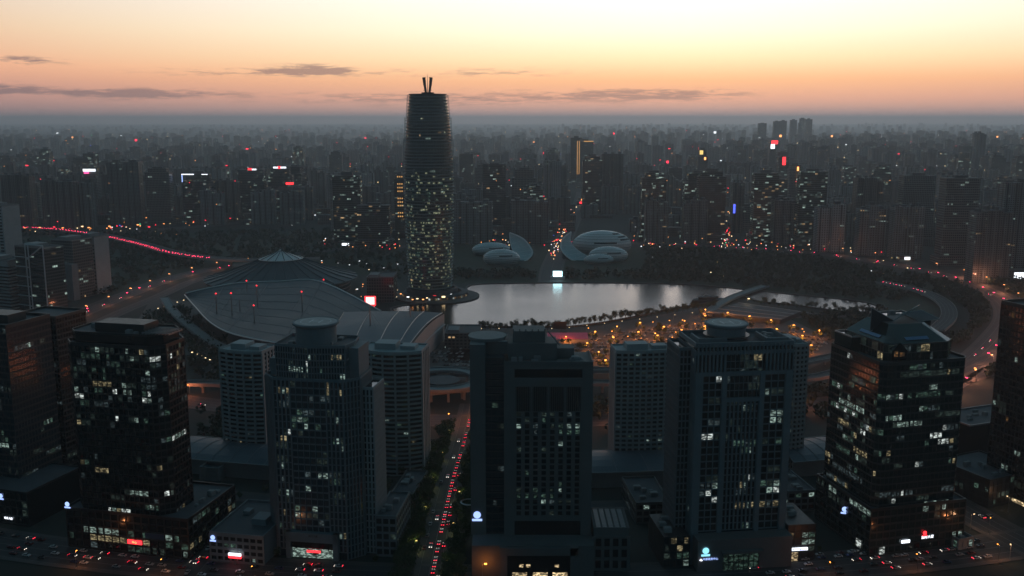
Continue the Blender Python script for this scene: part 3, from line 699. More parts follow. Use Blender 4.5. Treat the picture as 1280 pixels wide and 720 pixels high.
b.build('crown_frame', M['mullion'], o)
light_windows(o, c3, rng, .4, (4, 3, 2, 4), cap=14)
SKYL = mat('skylight', (.10, .17, .30), .2, .2)
b = MB()                                             # two long skylights in the sloping crown
def onslope(x, t): return (x, 5 + 13 * t, z2 + 8 * t)
b2 = [(18, .18), (32, .18), (32, .34), (18, .34)]
b.face([(x, 5 + 13 * t - .25, z2 + 8 * t + .35) for x, t in b2]); b.face([(6 + 10 * t - .25, y, z2 + 8 * t + .35) for y, t in ((34, .18), (16, .18), (16, .34), (34, .34))]); b.build('skylight', SKYL, o)
for x0_, x1_, y0_, y1_, h_ in ((30, W - 1, 31, D + 10, 15), (1, 9, 30, D - 1, 8), (15, 29, 27, D - 3, 12)):
    b = MB(); b.box(x0_, x1_, y0_, y1_, zt, zt + h_); b.build('roof_block', [GG, M['darkroof']], o); b = MB(); parapet(b, rect(x0_, x1_, y0_, y1_), zt + h_, .7, .5); b.build('roof_rim', M['steel'], o)
roofkit(o, 32, W - 3, 33, D + 6, zt + 15, rng, 7)
b = MB()                                             # gable dormer
g = [(8, 4.6, zt + 1), (17, 4.6, zt + 1), (17, 4.6, zt + 6), (12.5, 4.6, zt + 10.5), (8, 4.6, zt + 6)]
b.face(g); b.face([(8, 4.6, zt + 6), (12.5, 4.6, zt + 10.5), (12.5, 14, zt + 13), (8, 14, zt + 8)]); b.face([(12.5, 4.6, zt + 10.5), (17, 4.6, zt + 6), (17, 14, zt + 8), (12.5, 14, zt + 13)])
b.build('gable', M['glass'], o)
b = MB(); b.box(9.5, 11.5, 4.4, 4.7, zt + 3, zt + 6); b.box(12.8, 15.5, 4.4, 4.7, zt + 3, zt + 5); b.build('lit_window', LIT[6], o)
def shard(pts, m_='glassblue', nm='roof_shard'):
    b = MB(); b.face(pts); b.face([(p[0] + .2, p[1] + .5, p[2] - .3) for p in reversed(pts)])
    for a, c_ in zip(pts, pts[1:] + pts[:1]): b.beam(a, c_, .22, 1)
    b.build(nm, [M[m_], M['steel']], o)
shard([(9, 26, zt + 12), (9, 26, zt + 25), (24, 26, zt + 17)])
shard([(20, 22, zt + 18), (31, 22, zt + 24), (42, 30, zt + 24.5), (32, 30, zt + 19)], 'darkroof')
shard([(36, 22, zt + 17), (48, 20, zt + 18), (48, 36, zt + 20), (36, 36, zt + 19)], 'darkroof')
b = MB(); b.prism(rect(-3, W + 3, -3, D + 2), 0, 26, 0, 1); b.build('podium', [GG, M['darkroof']], o)
b = MB(); cl_ = skin(b, (-3, -3), (W + 3, -3), 1, 26, 3.9, 4.2, .4, 1.0, .3, .25) + skin(b, (-3, D + 2), (-3, -3), 1, 26, 3.9, 4.2, .4, 1.0, .3, .25); parapet(b, rect(-3, W + 3, -3, D + 2), 26, 1.2, .5); b.build('podium_frame', M['mullion'], o)
light_windows(o, cl_, rng, lambda k: .3 if k in (4, 5, 0) else .08, (4, 4, 1, 0), cap=16)
roofkit(o, -2, W, D - 4, D + 1, 26, rng, 6)
emblem(o, -3.6, 20, 17.5, 1.5, M['e_blue'], R(-90) + R(60))
b = MB(); b.box(28, 35.5, -4, -3.5, 7.2, 8.8); b.build('dark_sign', M['blackmetal'], o); text('国际大厦', 1.9, M['e_signwhite'], o, (31.7, -4.1, 8.0))
emblem(o, 29.8, -4.1, 10.6, 1.1, M['e_red']); b = MB(); b.box(16, 21, -4, -3.5, 6, 7.6); b.build('shop_sign', M['e_signwhite'], o)
b = MB(); b.box(-3.7, -3.2, 4, 8, 2, 6); b.box(3, 6, -3.7, -3.3, 1, 5); b.build('lit_window', LIT[5], o)

# ---- towers cut by the frame at both sides
rng = random.Random(14)
yaw = R(-17); yc = 540; Cx = xat(17, yc, 60); o = empty('office_tower', (Cx, yc, 0), yaw, 'dark glass tower cut by the left edge of the view, its side wall dull green', 'office tower')
zt = hz(410, yc); b = MB(); W, D = 46, 34; b.prism(rect(-W, 0, 0, D), 0, zt, 0, 1); b.build('curtain_wall', [M['glassblue'], M['darkroof']], o)
b = MB(); cells = skin(b, (-W, 0), (0, 0), 3, zt, 2.7, 3.8, .2, 1.0, .25, .2) + skin(b, (0, 0), (0, D), 3, zt, 2.4, 3.8, .15, 1.1, .12, .2); parapet(b, rect(-W, 0, 0, D), zt, 1.8, .6); b.box(-30, -8, 10, 24, zt, zt + 5)
b.build('facade_frame', M['mullion'], o); light_windows(o, cells, rng, .12, (4, 4, 2, 1, 0), cap=50)
b = MB(); b.prism(rect(-W, 22, -18, 26), 0, 20, 0, 1); b.build('podium', [M['glass'], M['darkroof']], o)
b = MB(); cl_ = skin(b, (-W, -18), (22, -18), 1, 20, 4, 4.5, .3, .9, .3, .25); parapet(b, rect(-W, 22, -18, 26), 20, 1, .5); b.build('podium_frame', M['mullion'], o); light_windows(o, cl_, rng, .15, (4, 1, 4), cap=10)
emblem(o, 4, -18.6, 17, 1.3, M['e_blue']); b = MB(); b.box(-8, 0, -18.8, -18.4, 4, 5); b.build('shop_sign', M['e_yellow'], o)
text('商业大厦', 1.5, M['e_signwhite'], o, (8, -18.6, 3.8))
yaw = R(-17); yc = 590; Cx = xat(77, yc, 60); o = empty('office_tower', (Cx, yc, 0), yaw, 'dim dark tower squeezed between the left edge tower and the black glass tower', 'office tower')
zt = hz(398, yc); b = MB(); b.prism(rect(-32, 0, 0, 26), 0, zt, 0, 1); b.build('curtain_wall', [M['glass'], M['darkroof']], o)
b = MB(); cells = skin(b, (-32, 0), (0, 0), 3, zt, 2.3, 3.6, .3, 1.2, .3, .2) + skin(b, (0, 0), (0, 26), 3, zt, 2.3, 3.6, .3, 1.2, .3, .2); parapet(b, rect(-32, 0, 0, 26), zt, 1.4, .5); b.build('facade_frame', M['mullion'], o); light_windows(o, cells, rng, .04, (4, 2), cap=12)
yaw = R(20); yc = 540; Cx = xat(1300, yc, 60); o = empty('office_tower', (Cx, yc, 0), yaw, 'nearly black tower cut by the right edge of the view', 'office tower')
zt = hz(392, yc); b = MB(); b.prism(rect(0, 46, 0, 34), 0, zt, 0, 1); b.build('curtain_wall', [M['glass'], M['darkroof']], o)
b = MB(); cells = skin(b, (0, 34), (0, 0), 3, zt, 2.7, 3.8, .4, 1.0, .3, .2) + skin(b, (0, 0), (46, 0), 3, zt, 2.7, 3.8, .4, 1.0, .35, .2); parapet(b, rect(0, 46, 0, 34), zt, 1.8, .6); b.build('facade_frame', M['blackmetal'], o)
light_windows(o, cells, rng, .08, (4, 0, 2, 6), cap=30)
b = MB(); b.box(-.9, -.4, 16, 17.5, 9.5, 11); b.build('green_cross', M['e_green'], o); b = MB(); b.box(-.8, -.4, 4, 18, 1, 3); b.build('lit_window', LIT[7], o)
# low block with vertical sign
yaw = R(24); yc = 530; Cx = xat(1205, 560, 10)
o = empty('low_office', (Cx, 560, 0), yaw, 'dark low block with a vertical white lettered sign at the far right', 'office block')
b = MB(); b.prism(rect(0, 38, -18, 22), 0, 17, 0, 1); b.build('wall', [M['blackmetal'], M['darkroof']], o)
b = MB(); cl_ = skin(b, (0, -18), (38, -18), 1, 17, 3.6, 4, .4, 1, .3, .2) + skin(b, (0, 22), (0, -18), 1, 17, 3.6, 4, .4, 1, .3, .2); parapet(b, rect(0, 38, -18, 22), 17, 1, .5); b.build('facade_frame', M['mullion'], o); light_windows(o, cl_, rng, .2, (4, 4, 1), cap=12)
text('商务会展中心', 2.2, M['e_signwhite'], o, (27, -18.6, 9), vert=True); roofkit(o, 3, 34, -14, 18, 17, rng, 6)
o = empty('low_office', (xat(1195, 640, 8), 610, 0), R(22), 'dark flat block with a bright roof rim behind the green glass tower', 'office block')
b = MB(); b.prism(rect(-8, 44, 0, 30), 0, 30, 0, 1); parapet(b, rect(-8, 44, 0, 30), 30, 1, .5, 2); b.build('wall', [M['glass'], M['darkroof'], M['steel']], o)
roofkit(o, 0, 40, 4, 26, 30, rng, 6)

# ---- small blocks and yards between the towers
def lowblock(px0, px1, ybase, depth, h, yaw, label, m_='grey', lit=.1, name='low_office', cat='office block', rk=5, seed=1):
    rng = random.Random(seed); yc = at(640, ybase)[1]; X0, X1 = xat(px0, yc, h / 2), xat(px1, yc, h / 2)
    o = empty(name, (X0, yc, 0), yaw, label, cat); W = (X1 - X0)
    b = MB(); b.prism(rect(0, W, 0, depth), 0, h, 0, 1); b.build('wall', [M['glass'] if m_ != 'concrete' else M['concrete'], M['darkroof']], o)
    b = MB(); cl_ = []
    for a, c_ in edges(rect(0, W, 0, depth)): cl_ += skin(b, a, c_, .6, h, 3.8, 4, .8, 1.3, .35, .25)
    parapet(b, rect(0, W, 0, depth), h, 1.1, .5); b.build('facade_frame', M[m_], o); light_windows(o, cl_, rng, lit, (4, 1, 2, 0), cap=12)
    if rk: roofkit(o, 1, W - 2, 2, depth - 3, h, rng, rk)
    return o
lowblock(470, 496, 695, 34, 22, R(-6), 'grey low block with sunken roof right of the round-topped tower', seed=2)
lowblock(486, 514, 640, 44, 9, R(-8), 'long low block with a rounded dark roof left of the avenue', 'brown', seed=3)
lowblock(795, 838, 655, 40, 12, R(5), 'dark low block with stepped roofs between annex and pilaster tower', 'brown', seed=4)
lowblock(985, 1020, 640, 34, 12, R(9), 'small flat block between pilaster tower and green glass tower', 'grey', .3, seed=5)
lowblock(1195, 1250, 560, 26, 10, R(20), 'long dim shed behind the far right block', 'concrete', .05, seed=6)
lowblock(250, 275, 600, 30, 8, R(-12), 'low shed behind the black glass tower', 'concrete', .05, seed=7)
lowblock(0, 60, 560, 30, 10, R(-20), 'dark low block behind the left edge tower', 'grey', .1, seed=8)
o = lowblock(1198, 1221, 688, 9, 5.5, R(20), 'small lit pavilion on the corner of the junction at right', 'concrete', .9, 'pavilion', 'pavilion', 1, 9)

# ---- pale apartment towers with banded balconies
def apartment(px0, px1, ybase, ytop, bow, yaw, label, seed, depth=20, stripes=True, notch=False):
    rng = random.Random(seed); yc = at(640, ybase)[1]; xm = xat((px0 + px1) / 2, yc, 40); W = xat(px1, yc, 40) - xat(px0, yc, 40); h = hz(ytop, yc)
    o = empty('apartment_tower', (xm, yc, 0), yaw, label, 'apartment tower'); n = 10
    fr = [(-W / 2 + W * i / n, -bow * (1 - (2 * i / n - 1) ** 2)) for i in range(n + 1)]
    poly = fr + [(W / 2, depth), (-W / 2, depth)]
    b = MB(); b.prism([(x * .985, y + .8 if y < depth - 1 else y) for x, y in poly], 0, h - 1, 0, 1); b.build('wall', [M['glass'], M['darkroof']], o)
    b = MB(); nf = int(h / 3.0); cells = []
    for k_ in range(nf + 1):
        z = k_ * h / nf; b.prism([(x * 1.0, y - .5 if y < depth - 1 else y) for x, y in poly], z - .55, z + .55, 0, None, 0, True)
    for i in range(n + 1):
        x, y = fr[i]
        if i % 2 == 0 or not stripes: b.box(x - .55, x + .55, y - .3, y + 1.2, 0, h)
    for i in range(n):
        (xa, ya), (xb, yb) = fr[i], fr[i + 1]
        for k_ in range(nf): cells.append(((xa + xb) / 2, (ya + yb) / 2 + .75, (k_ + .5) * h / nf, math.atan2(yb - ya, xb - xa), min(3, (xb - xa) * .7), 1.5, k_, i))
    for s in (-1, 1):
        for k_ in range(5): b.box(s * W / 2 - .5, s * W / 2 + .5, 2 + k_ * (depth - 3) / 4 - .8, 2 + k_ * (depth - 3) / 4 + .8, 0, h)
    b.build('balcony_bands', M['pale'], o)
    b = MB(); b.box(-W * .3, W * .05, 4, depth - 4, h, h + 4.5); b.box(W * .12, W * .36, 5, depth - 5, h, h + 3); parapet(b, [(x * .98, y + .3) for x, y in poly], h, 1.6, .6); b.build('penthouse', M['pale'], o)
    light_windows(o, cells, rng, .09, (0, 1, 2, 4, 4, 3), cap=40); return o
apartment(274, 333, 575, 440, 3, R(-15), 'pale banded apartment tower behind and left of the round-topped tower', 21)
apartment(452, 529, 590, 440, 7, R(-8), 'bowed pale apartment tower with balcony bands left of the avenue', 22)
apartment(768, 845, 585, 440, 2, R(6), 'grey apartment slab left of the pilaster tower', 23, 18, False)
apartment(978, 1007, 585, 432, 2, R(9), 'pale apartment tower half hidden behind the pilaster tower', 24)
# ------------------------------------------------------------------ tall round tower on the lake
rng = random.Random(31)
yc = 1240; Cx = xat(537, yc, 100); o = empty('round_tower', (Cx, yc, 0), 0, 'tall round tapering tower with a forked crown, standing on the lake shore', 'skyscraper')
zt = hz(119, yc)
def rad(z):
    t = z / zt
    pts = [(0, 29.0), (.08, 29.5), (.30, 31.8), (.52, 33.0), (.66, 33.0), (.8, 31), (.9, 28.6), (1, 25.0)]
    for (a, r0), (c_, r1) in zip(pts, pts[1:]):
        if t <= c_: return r0 + (r1 - r0) * (t - a) / (c_ - a)
    return 25.0
b = MB(); b.lathe([(rad(z) - 2.2, z) for z in [i * zt / 40 for i in range(41)]], 48, 0); b.build('glass_wall', facade('round_glass', (.07, .14, .15), (.03, .065, .07), 2.6, 3.7, .85, .6, .02, .5), o)
b = MB(); tiers = 9; nf = 58; cells = []
for k in range(nf + 1):
    z = 14 + (zt - 16) * k / nf; t = ((z / zt) * tiers) % 1; r = rad(z) - 1.2 + 1.1 * t
    b.lathe([(r - 1.5, z - .35), (r, z - .2), (r, z + .25), (r - 1.5, z + .35)], 48, 0, 0, 0, False)
    n = int(2 * math.pi * r / 3.4)
    for i in range(n):
        a = 2 * math.pi * i / n
        if -2.9 < (a if a < math.pi else a - 2 * math.pi) < -.2: cells.append(((rad(z + 2) - 2.1) * math.cos(a), (rad(z + 2) - 2.1) * math.sin(a), z + 1.95, a + math.pi / 2, 3.0, 2.2, k, i))
b.build('louvre_rings', mat('louvre', (.17, .29, .31), .6, 0), o)
b = MB()
for i in range(54):
    a = 2 * math.pi * i / 54
    for j in range(tiers):
        z0, z1 = 8 + (zt - 10) * j / tiers, 8 + (zt - 10) * (j + 1) / tiers
        b.beam(((rad(z0) - .9) * math.cos(a), (rad(z0) - .9) * math.sin(a), z0), ((rad(z1) + .7) * math.cos(a), (rad(z1) + .7) * math.sin(a), z1 + (2 if j < tiers - 1 else 2.5)), .11, 0, 3)
b.build('outer_screen', mat('screen_metal', (.12, .19, .20), .6, 0), o)
light_windows(o, cells, rng, lambda k: .95 if 3 < k < 21 else .45 if k < 36 else .03, (8, 8, 1, 4, 8, 1, 8), cap=98, run=.9)
b = MB(); b.lathe([(24, zt), (24, zt + 1.5), (22, zt + 1.5), (22, zt + .3)], 40); b.lathe([(8, zt), (8, zt + 3.5)], 20)
b.build('roof_deck', M['blackmetal'], o)
b = MB()
for s in (-1, 1):
    for k in range(5):
        a = (k - 2) * .42 + (0 if s > 0 else math.pi)
        b.beam((2.6 * math.cos(a), 2.6 * math.sin(a), zt + 2), (3.6 * math.cos(a) + s * .6, 3.6 * math.sin(a), zt + 12), .9); b.beam((3.6 * math.cos(a) + s * .6, 3.6 * math.sin(a), zt + 12), (3.4 * math.cos(a) + s * 1.9, 3.4 * math.sin(a), zt + 22), (1.0, 1.35))
    for z in (6, 12, 17, 21.5): b.box(s * 3.6 - 1.6, s * 3.6 + 1.6, -3, 3, zt + z, zt + z + .5)
    for z in range(13, 22): b.box(s * 4.3 - 1.1, s * 4.3 + 1.1, -2.4, 2.4, zt + z, zt + z + .55)
b.build('crown', mat('crown_metal', (.10, .07, .06), .6, .3), o)
b = MB(); b.beam((0, 0, zt), (0, 0, zt + 27), (.5, .15)); b.build('mast', M['steel'], o)
b = MB(); b.lathe([(43, .3), (43, 5.5), (41, 6.5), (34, 6.6)], 48, 0, 6, 4, False); b.lathe([(34, 6.6), (33, 12), (29, 12.2)], 40, 0, 2, 2, False); b.build('podium', M['darkroof'], o)
b = MB(); cl_ = []
for i in range(40):
    a = -2.9 + i * .068; b.box(0, 0, 0, 0, 0, 0)
    cl_.append((6 + 43.1 * math.cos(a), 4 + 43.1 * math.sin(a), 3, a + math.pi / 2, 2.2, 2.4, i % 3, i))
light_windows(o, cl_, rng, .9, (7, 3, 5, 6, 0, 6), cap=40)
# terrace round its foot
b = MB(); b.lathe([(56, -.5), (56, 1.6), (0, 1.65)], 48, 0, Cx + 8, yc - 2, False); tag(b.build('terrace', M['paving']), kind='structure')

# ------------------------------------------------------------------ round hall with conical roof
yc = 1294; Cx = xat(352, yc, 18)
o = empty('round_hall', (Cx, yc, 0), 0, 'round hall with a dark ribbed conical roof and a bright little cap', 'hall')
Rr = 90 / F * (yc + 30)
b = MB(); b.lathe([(Rr + 3, 15), (Rr + 3, 17), (Rr * .8, 22.5), (Rr * .55, 31), (Rr * .3, 41), (Rr * .27, 42)], 60); b.build('roof', M['roofmetal'], o)
b = MB()
for i in range(30):
    a = 2 * math.pi * i / 30
    P3 = [(Rr + 3, 17), (Rr * .8, 22.5), (Rr * .55, 31), (Rr * .3, 41)]
    for (r0, z0), (r1, z1) in zip(P3, P3[1:]): b.beam((r0 * math.cos(a), r0 * math.sin(a), z0 + .5), (r1 * math.cos(a), r1 * math.sin(a), z1 + .5), .5)
b.build('rib', M['roofmetal'], o); o.children[-1].name = 'roof_ribs'
b = MB(); b.lathe([(Rr * .3, 42.3), (Rr * .3, 43), (Rr * .15, 48), (3, 53), (.1, 55)], 32, cap=False); b.build('cap', M['tile'], o)
b = MB()
for i in range(16):
    a = 2 * math.pi * i / 16; b.beam((Rr * .3 * math.cos(a), Rr * .3 * math.sin(a), 43.6), (1, 0, 54), .5)
b.build('cap_ribs', M['mullion'], o)
b = MB(); b.lathe([(Rr - 6, 0), (Rr - 6, 15.5)], 60); b.build('wall', facade('hall_glass', (.05, .055, .06), (.015, .02, .022), 4, 5, .8, .7, .05, .6), o)

# ------------------------------------------------------------------ exhibition hall with the great folded roof
def slabroof(o, name, grid, m_, th=1.6):             # grid of points (rows x columns), given thickness
    b = MB(); nr, nc = len(grid), len(grid[0])
    for i in range(nr - 1):
        for j in range(nc - 1):
            q = [grid[i][j], grid[i][j + 1], grid[i + 1][j + 1], grid[i + 1][j]]
            b.face(q); b.face([(p[0], p[1], p[2] - th) for p in reversed(q)])
    rim = grid[0] + [r[-1] for r in grid[1:]] + grid[-1][::-1][1:] + [r[0] for r in grid[::-1]][1:]
    for p, q in zip(rim, rim[1:]): b.face([(p[0], p[1], p[2] - th), (q[0], q[1], q[2] - th), q, p])
    return b.build(name, m_, o, smooth=False)
o = empty('exhibition_hall', (0, 0, 0), 0, 'huge exhibition hall with a leaf shaped dark green metal roof and red-lamped masts', 'hall')
near = smooth([(231, 369, 27), (246, 386, 25), (264, 404, 23), (292, 418, 22), (350, 430, 22), (410, 437, 24)], 4)
far_ = smooth([(232, 367, 27), (262, 360, 31), (300, 354, 35), (350, 352, 37), (402, 352.5, 38), (476, 389, 30)], 4)
A = [(*at(p[0], p[1], p[2]), p[2]) for p in near]; B = [(*at(p[0], p[1], p[2]), p[2]) for p in far_]
G1 = []
for a, c_ in zip(A, B):
    G1.append([tuple(a[q] + (c_[q] - a[q]) * t - (3.5 * math.sin(math.pi * t) if q == 2 else 0) for q in range(3)) for t in [k / 8 for k in range(9)]])
slabroof(o, 'roof', G1, M['roofmetal'])
b = MB()
for j in (0, 8):
    L = [r[j] for r in G1]
    for p, q in zip(L, L[1:]): b.beam((*p[:2], p[2] + .4), (*q[:2], q[2] + .4), .8)
b.build('roof_rim', M['tile'], o)
b = MB()
for i in (6, 11, 16):
    for p, q in zip(G1[i], G1[i][1:]): b.beam((*p[:2], p[2] + .2), (*q[:2], q[2] + .2), .35)
for j in range(1, 8):
    L = [r[j] for r in G1]
    for p, q in zip(L, L[1:]): b.beam((*p[:2], p[2] + .1), (*q[:2], q[2] + .1), .14)
b.build('roof_seams', M['hallroof'], o)
# eastern roof, paler, curving down to a glass end wall
near = smooth([(410, 440, 26), (450, 436, 27), (490, 433, 28), (512, 430, 28)], 4)
far_ = smooth([(430, 390, 30), (476, 389, 31), (520, 389, 30), (553, 391, 28)], 4)
A = [(*at(p[0], p[1], p[2]), p[2]) for p in near]; B = [(*at(p[0], p[1], p[2]), p[2]) for p in far_]
G2 = [[tuple(a[q] + (c_[q] - a[q]) * t + (4 * math.sin(math.pi * t) if q == 2 else 0) for q in range(3)) for t in [k / 8 for k in range(9)]] for a, c_ in zip(A, B)]
slabroof(o, 'annex_roof', G2, M['hallroof'])
b = MB()
for i in (0, 3, 6, 9, 12):
    for p, q in zip(G2[i], G2[i][1:]): b.beam((*p[:2], p[2] + .15), (*q[:2], q[2] + .15), .3)
b.build('annex_roof_seams', M['steel'], o)
b = MB(); L = G2[-1]
for p, q in zip(L, L[1:]):
    b.face([(p[0] + 2, p[1], 0), (q[0] + 2, q[1], 0), (q[0] + 2, q[1], q[2] - 1), (p[0] + 2, p[1], p[2] - 1)]); b.beam((p[0] + 2.4, p[1], p[2] * .55), (q[0] + 2.4, q[1], q[2] * .55), .7)
b.face([(L[0][0] + 2, L[0][1], 0), (G2[0][0][0], G2[0][0][1], 0), (*G2[0][0][:2], 24), (L[0][0] + 2, L[0][1], 24)][::-1])
b.build('end_wall', M['pale'], o)
b = MB()
for r0, r1 in zip(G1, G1[1:]):
    p, q = r0[0], r1[0]; n_ = (18, 14); b.face([(p[0] + n_[0], p[1] + n_[1], 0), (q[0] + n_[0], q[1] + n_[1], 0), (q[0] + n_[0], q[1] + n_[1], q[2] - 1), (p[0] + n_[0], p[1] + n_[1], p[2] - 1)])
b.build('wall', facade('hall_side', (.06, .065, .07), (.015, .02, .022), 5, 5, .8, .7, .06, .5), o)
for px, py, h, lamp in ((271, 378, 20, 1), (290, 380, 22, 1), (309, 358, 18, 1), (318, 389, 16, 1), (322, 372, 24, 1), (378, 378, 22, 1), (405, 352, 14, 1), (463, 404, 28, 0), (513, 392, 16, 0), (300, 376, 12, 0)):
    z0 = 26; x, y = at(px, py + 12, z0); b = MB(); b.beam((x, y, z0 - 3), (x, y, z0 + h), (.8, .35)); 
    for dx, dy in ((-14, 4), (14, 4), (-9, -10), (9, -10)): b.beam((x, y, z0 + h * .8), (x + dx, y + dy, z0 - 1), .09, 0, 3)
    m_ = b.build('mast', M['steel'], o)
    if lamp: b = MB(); b.lathe([(0, -.9), (1.0, 0), (0, 1.1)], 8, 0, x, y, False); q = b.build('mast_lamp', M['e_red'], m_); q.location = (0, 0, z0 + h)
# elevated promenade in front of the hall's left side
viaduct([(205, 372), (216, 388), (236, 406), (262, 425), (290, 440)], 10, 8, 6, 'elevated walkway slanting along the left side of the exhibition hall', 'walkway', 26, 'elevated_walkway', 'concrete')
# big red-white video screen and block between hall and round tower
X0, Y0 = at(463, 388, 6); o = empty('video_screen', (X0, Y0, 0), 0, 'bright white video screen with a red border by the exhibition hall', 'screen')
b = MB(); b.box(-6.5, 6.5, .2, 1.4, 12, 23); b.box(-5, -4, .3, 1.2, 0, 12); b.box(4, 5, .3, 1.2, 0, 12); b.build('frame', M['e_red'], o)
b = MB(); b.box(-5, 5, -.1, .2, 13.2, 21.8); b.build('screen', M['e_redscreen'], o)
def plainblock(px0, px1, yb, yt, depth, label, m_, yaw=0, name='block', cat='building'):
    yc = at(640, yb)[1]; X0, X1 = xat(px0, yc, 10), xat(px1, yc, 10); h = hz(yt, yc); o = empty(name, (X0, yc, 0), yaw, label, cat)
    b = MB(); b.prism(rect(0, X1 - X0, 0, depth), 0, h, 0, 1, rng.random() * 5000); b.build('wall', [m_, M['darkroof']], o)
    b = MB(); parapet(b, rect(0, X1 - X0, 0, depth), h, 1, .5); b.box(3, (X1 - X0) * .4, 3, depth * .6, h, h + 3); b.build('parapet', M['concrete'], o); return o
FC = {}
FC['res1'] = facade('apartment_wall', (.13, .16, .17), (.02, .024, .026), 3.2, 3.0, .5, .5, .04, .5, .35, vert=.25)
FC['res2'] = facade('brown_apartment_wall', (.10, .105, .105), (.02, .024, .026), 3.4, 3.0, .45, .55, .03, .5, .4, vert=.35)
FC['res3'] = facade('pale_apartment_wall', (.20, .235, .25), (.025, .03, .032), 4.2, 3.0, .55, .45, .05, .55, .35, vert=.2)
FC['off1'] = facade('office_glass_wall', (.035, .045, .05), (.012, .02, .022), 2.8, 3.8, .85, .6, .08, .55, .2)
FC['off2'] = facade('stone_office_wall', (.10, .105, .105), (.015, .02, .022), 3.2, 3.8, .6, .6, .05, .5, .2)
FC['off3'] = facade('green_office_wall', (.03, .045, .042), (.012, .024, .024), 2.6, 3.8, .9, .6, .22, .6, .15)
FC['shop'] = facade('low_block_wall', (.10, .10, .098), (.02, .022, .024), 4, 3.4, .6, .5, .10, 1.0, .5)
plainblock(459, 492, 378, 347, 40, 'long dark block between video screen and round tower', FC['off2'])
plainblock(556, 600, 436, 417, 40, 'flat white-roofed hall by the lake behind the central stone tower', FC['shop'])
# pink-roofed marquee and dark hoarding on the near shore
X0, Y0 = at(704, 430); o = empty('marquee', (X0, Y0, 0), 0, 'pink roofed marquee behind the central stone tower', 'marquee')
b = MB()
for k in range(3):
    x = -16 + k * 14; b.face([(x, 0, 5), (x + 14, 0, 5), (x + 14, 14, 9), (x, 14, 9)]); b.face([(x, 28, 5), (x, 14, 9), (x + 14, 14, 9), (x + 14, 28, 5)])
b.build('roof', mat('pink_canvas', (.5, .12, .2), .7, emit=(.9, .12, .25), es=.05), o); b = MB(); b.box(-16, 26, 1, 27, 0, 5); b.build('wall', M['white'], o)
X0, Y0 = at(700, 418); o = empty('billboard', (X0, Y0, 0), 0, 'dark blank billboard standing on the near lake shore', 'billboard')
b = MB(); b.box(-7, 7, 0, 1, 6, 14); b.build('board', M['blackmetal'], o); b = MB(); b.box(-.5, .5, .2, .9, 0, 6); b.build('post', M['steel'], o)

# spiral car ramp
X0, Y0 = at(553, 478, 8); o = empty('spiral_ramp', (X0, Y0, 0), 0, 'round concrete spiral car ramp right of the bowed apartment tower', 'ramp')
rs = 38
b = MB(); b.lathe([(rs, 10), (rs, 12.2), (rs - .8, 12.2), (rs - .8, 11), (rs - 12, 11), (rs - 12, 12.2), (rs - 12.6, 12.2), (rs - 12.6, 10), (rs, 10)], 56, 0, 0, 0, False); b.build('deck', M['concrete'], o)
b = MB(); b.lathe([(15, 9), (15, 10.4), (0.1, 10.5)], 40, 0, 0, 0, False); b.build('core_roof', M['darkroof'], o)
for k in range(14):
    a = 2 * math.pi * k / 14; b = MB(); b.box(-1, 1, -1, 1, 0, 10); b.build('pier', M['concrete'], o, loc=((rs - 6) * math.cos(a), (rs - 6) * math.sin(a), 0))

# ------------------------------------------------------------------ art centre: shells and crescent walls
def shell(p0, p1, yt, yb, label, dz=0):
    pc = (p0 + p1) / 2; yc = at(640, yb - 2)[1] + 14; rx = (p1 - p0) / 2 / F * (yc + 20); h = hz(yt, yc); cx = xat(pc, yc, h * .4)
    o = empty('art_centre_shell', (cx, yc, 0), 0, label, 'shell building'); b = MB()
    prof = [(rx * math.cos(t), h * .40 + h * .60 * math.sin(t)) for t in [R(-38 + k * 8) for k in range(17)]]
    b.lathe(prof[:-1] + [(.1, h)], 48, 0, 0, 0, False, 1, .62); b.build('shell', M['tile'], o, smooth=True)
    b = MB()
    for q_ in range(9):                              # seams between the shell's curved panels
        t_ = R(-20 + q_ * 12); r_, z_ = rx * math.cos(t_) + .12, h * .40 + h * .60 * math.sin(t_)
        b.lathe([(r_, z_ - .22), (r_ + .15, z_), (r_ - .1, z_ + .25)], 48, 0, 0, 0, False, 1, .62)
    b.build('shell_seams', M['mullion'], o)
    for k_, (z, a0, a1) in enumerate(((.5, -1.9, -1.1), (.62, -.9, -.25), (.74, -.9, -.3), (.86, -1.0, -.4)) if h > 30 else ((.6, -1.7, -.9),)):
        b = MB(); n = 14; zz = h * z; sn = max(-1, min(1, (zz - h * .4) / (h * .6))); r = rx * math.cos(math.asin(sn)) + .25; r2 = rx * math.cos(math.asin(min(1, sn + .07))) + .25
        for i in range(n):
            u, v = a0 + (a1 - a0) * i / n, a0 + (a1 - a0) * (i + 1) / n
            b.face([(r * math.cos(u), r * .62 * math.sin(u), zz), (r * math.cos(v), r * .62 * math.sin(v), zz), (r2 * math.cos(v), r2 * .62 * math.sin(v), zz + h * .06), (r2 * math.cos(u), r2 * .62 * math.sin(u), zz + h * .06)])
        b.build('window_band', M['glass'], o)
    return o
shell(716, 789, 288, 320, 'largest of the pale rounded shells, with stacked window slits on its right side')
shell(736, 785, 308, 330, 'middle-sized pale shell in front of the largest shell')
shell(730, 767, 317.5, 333, 'smallest pale shell, tucked into the right crescent wall')
shell(590, 639, 303, 322, 'flat pale shell behind the smaller shell left of the screen')
shell(604, 650, 311.5, 334, 'pale oval shell inside the left crescent wall')
M['whiterim'] = mat('white_rim', (.8, .8, .8), .5)
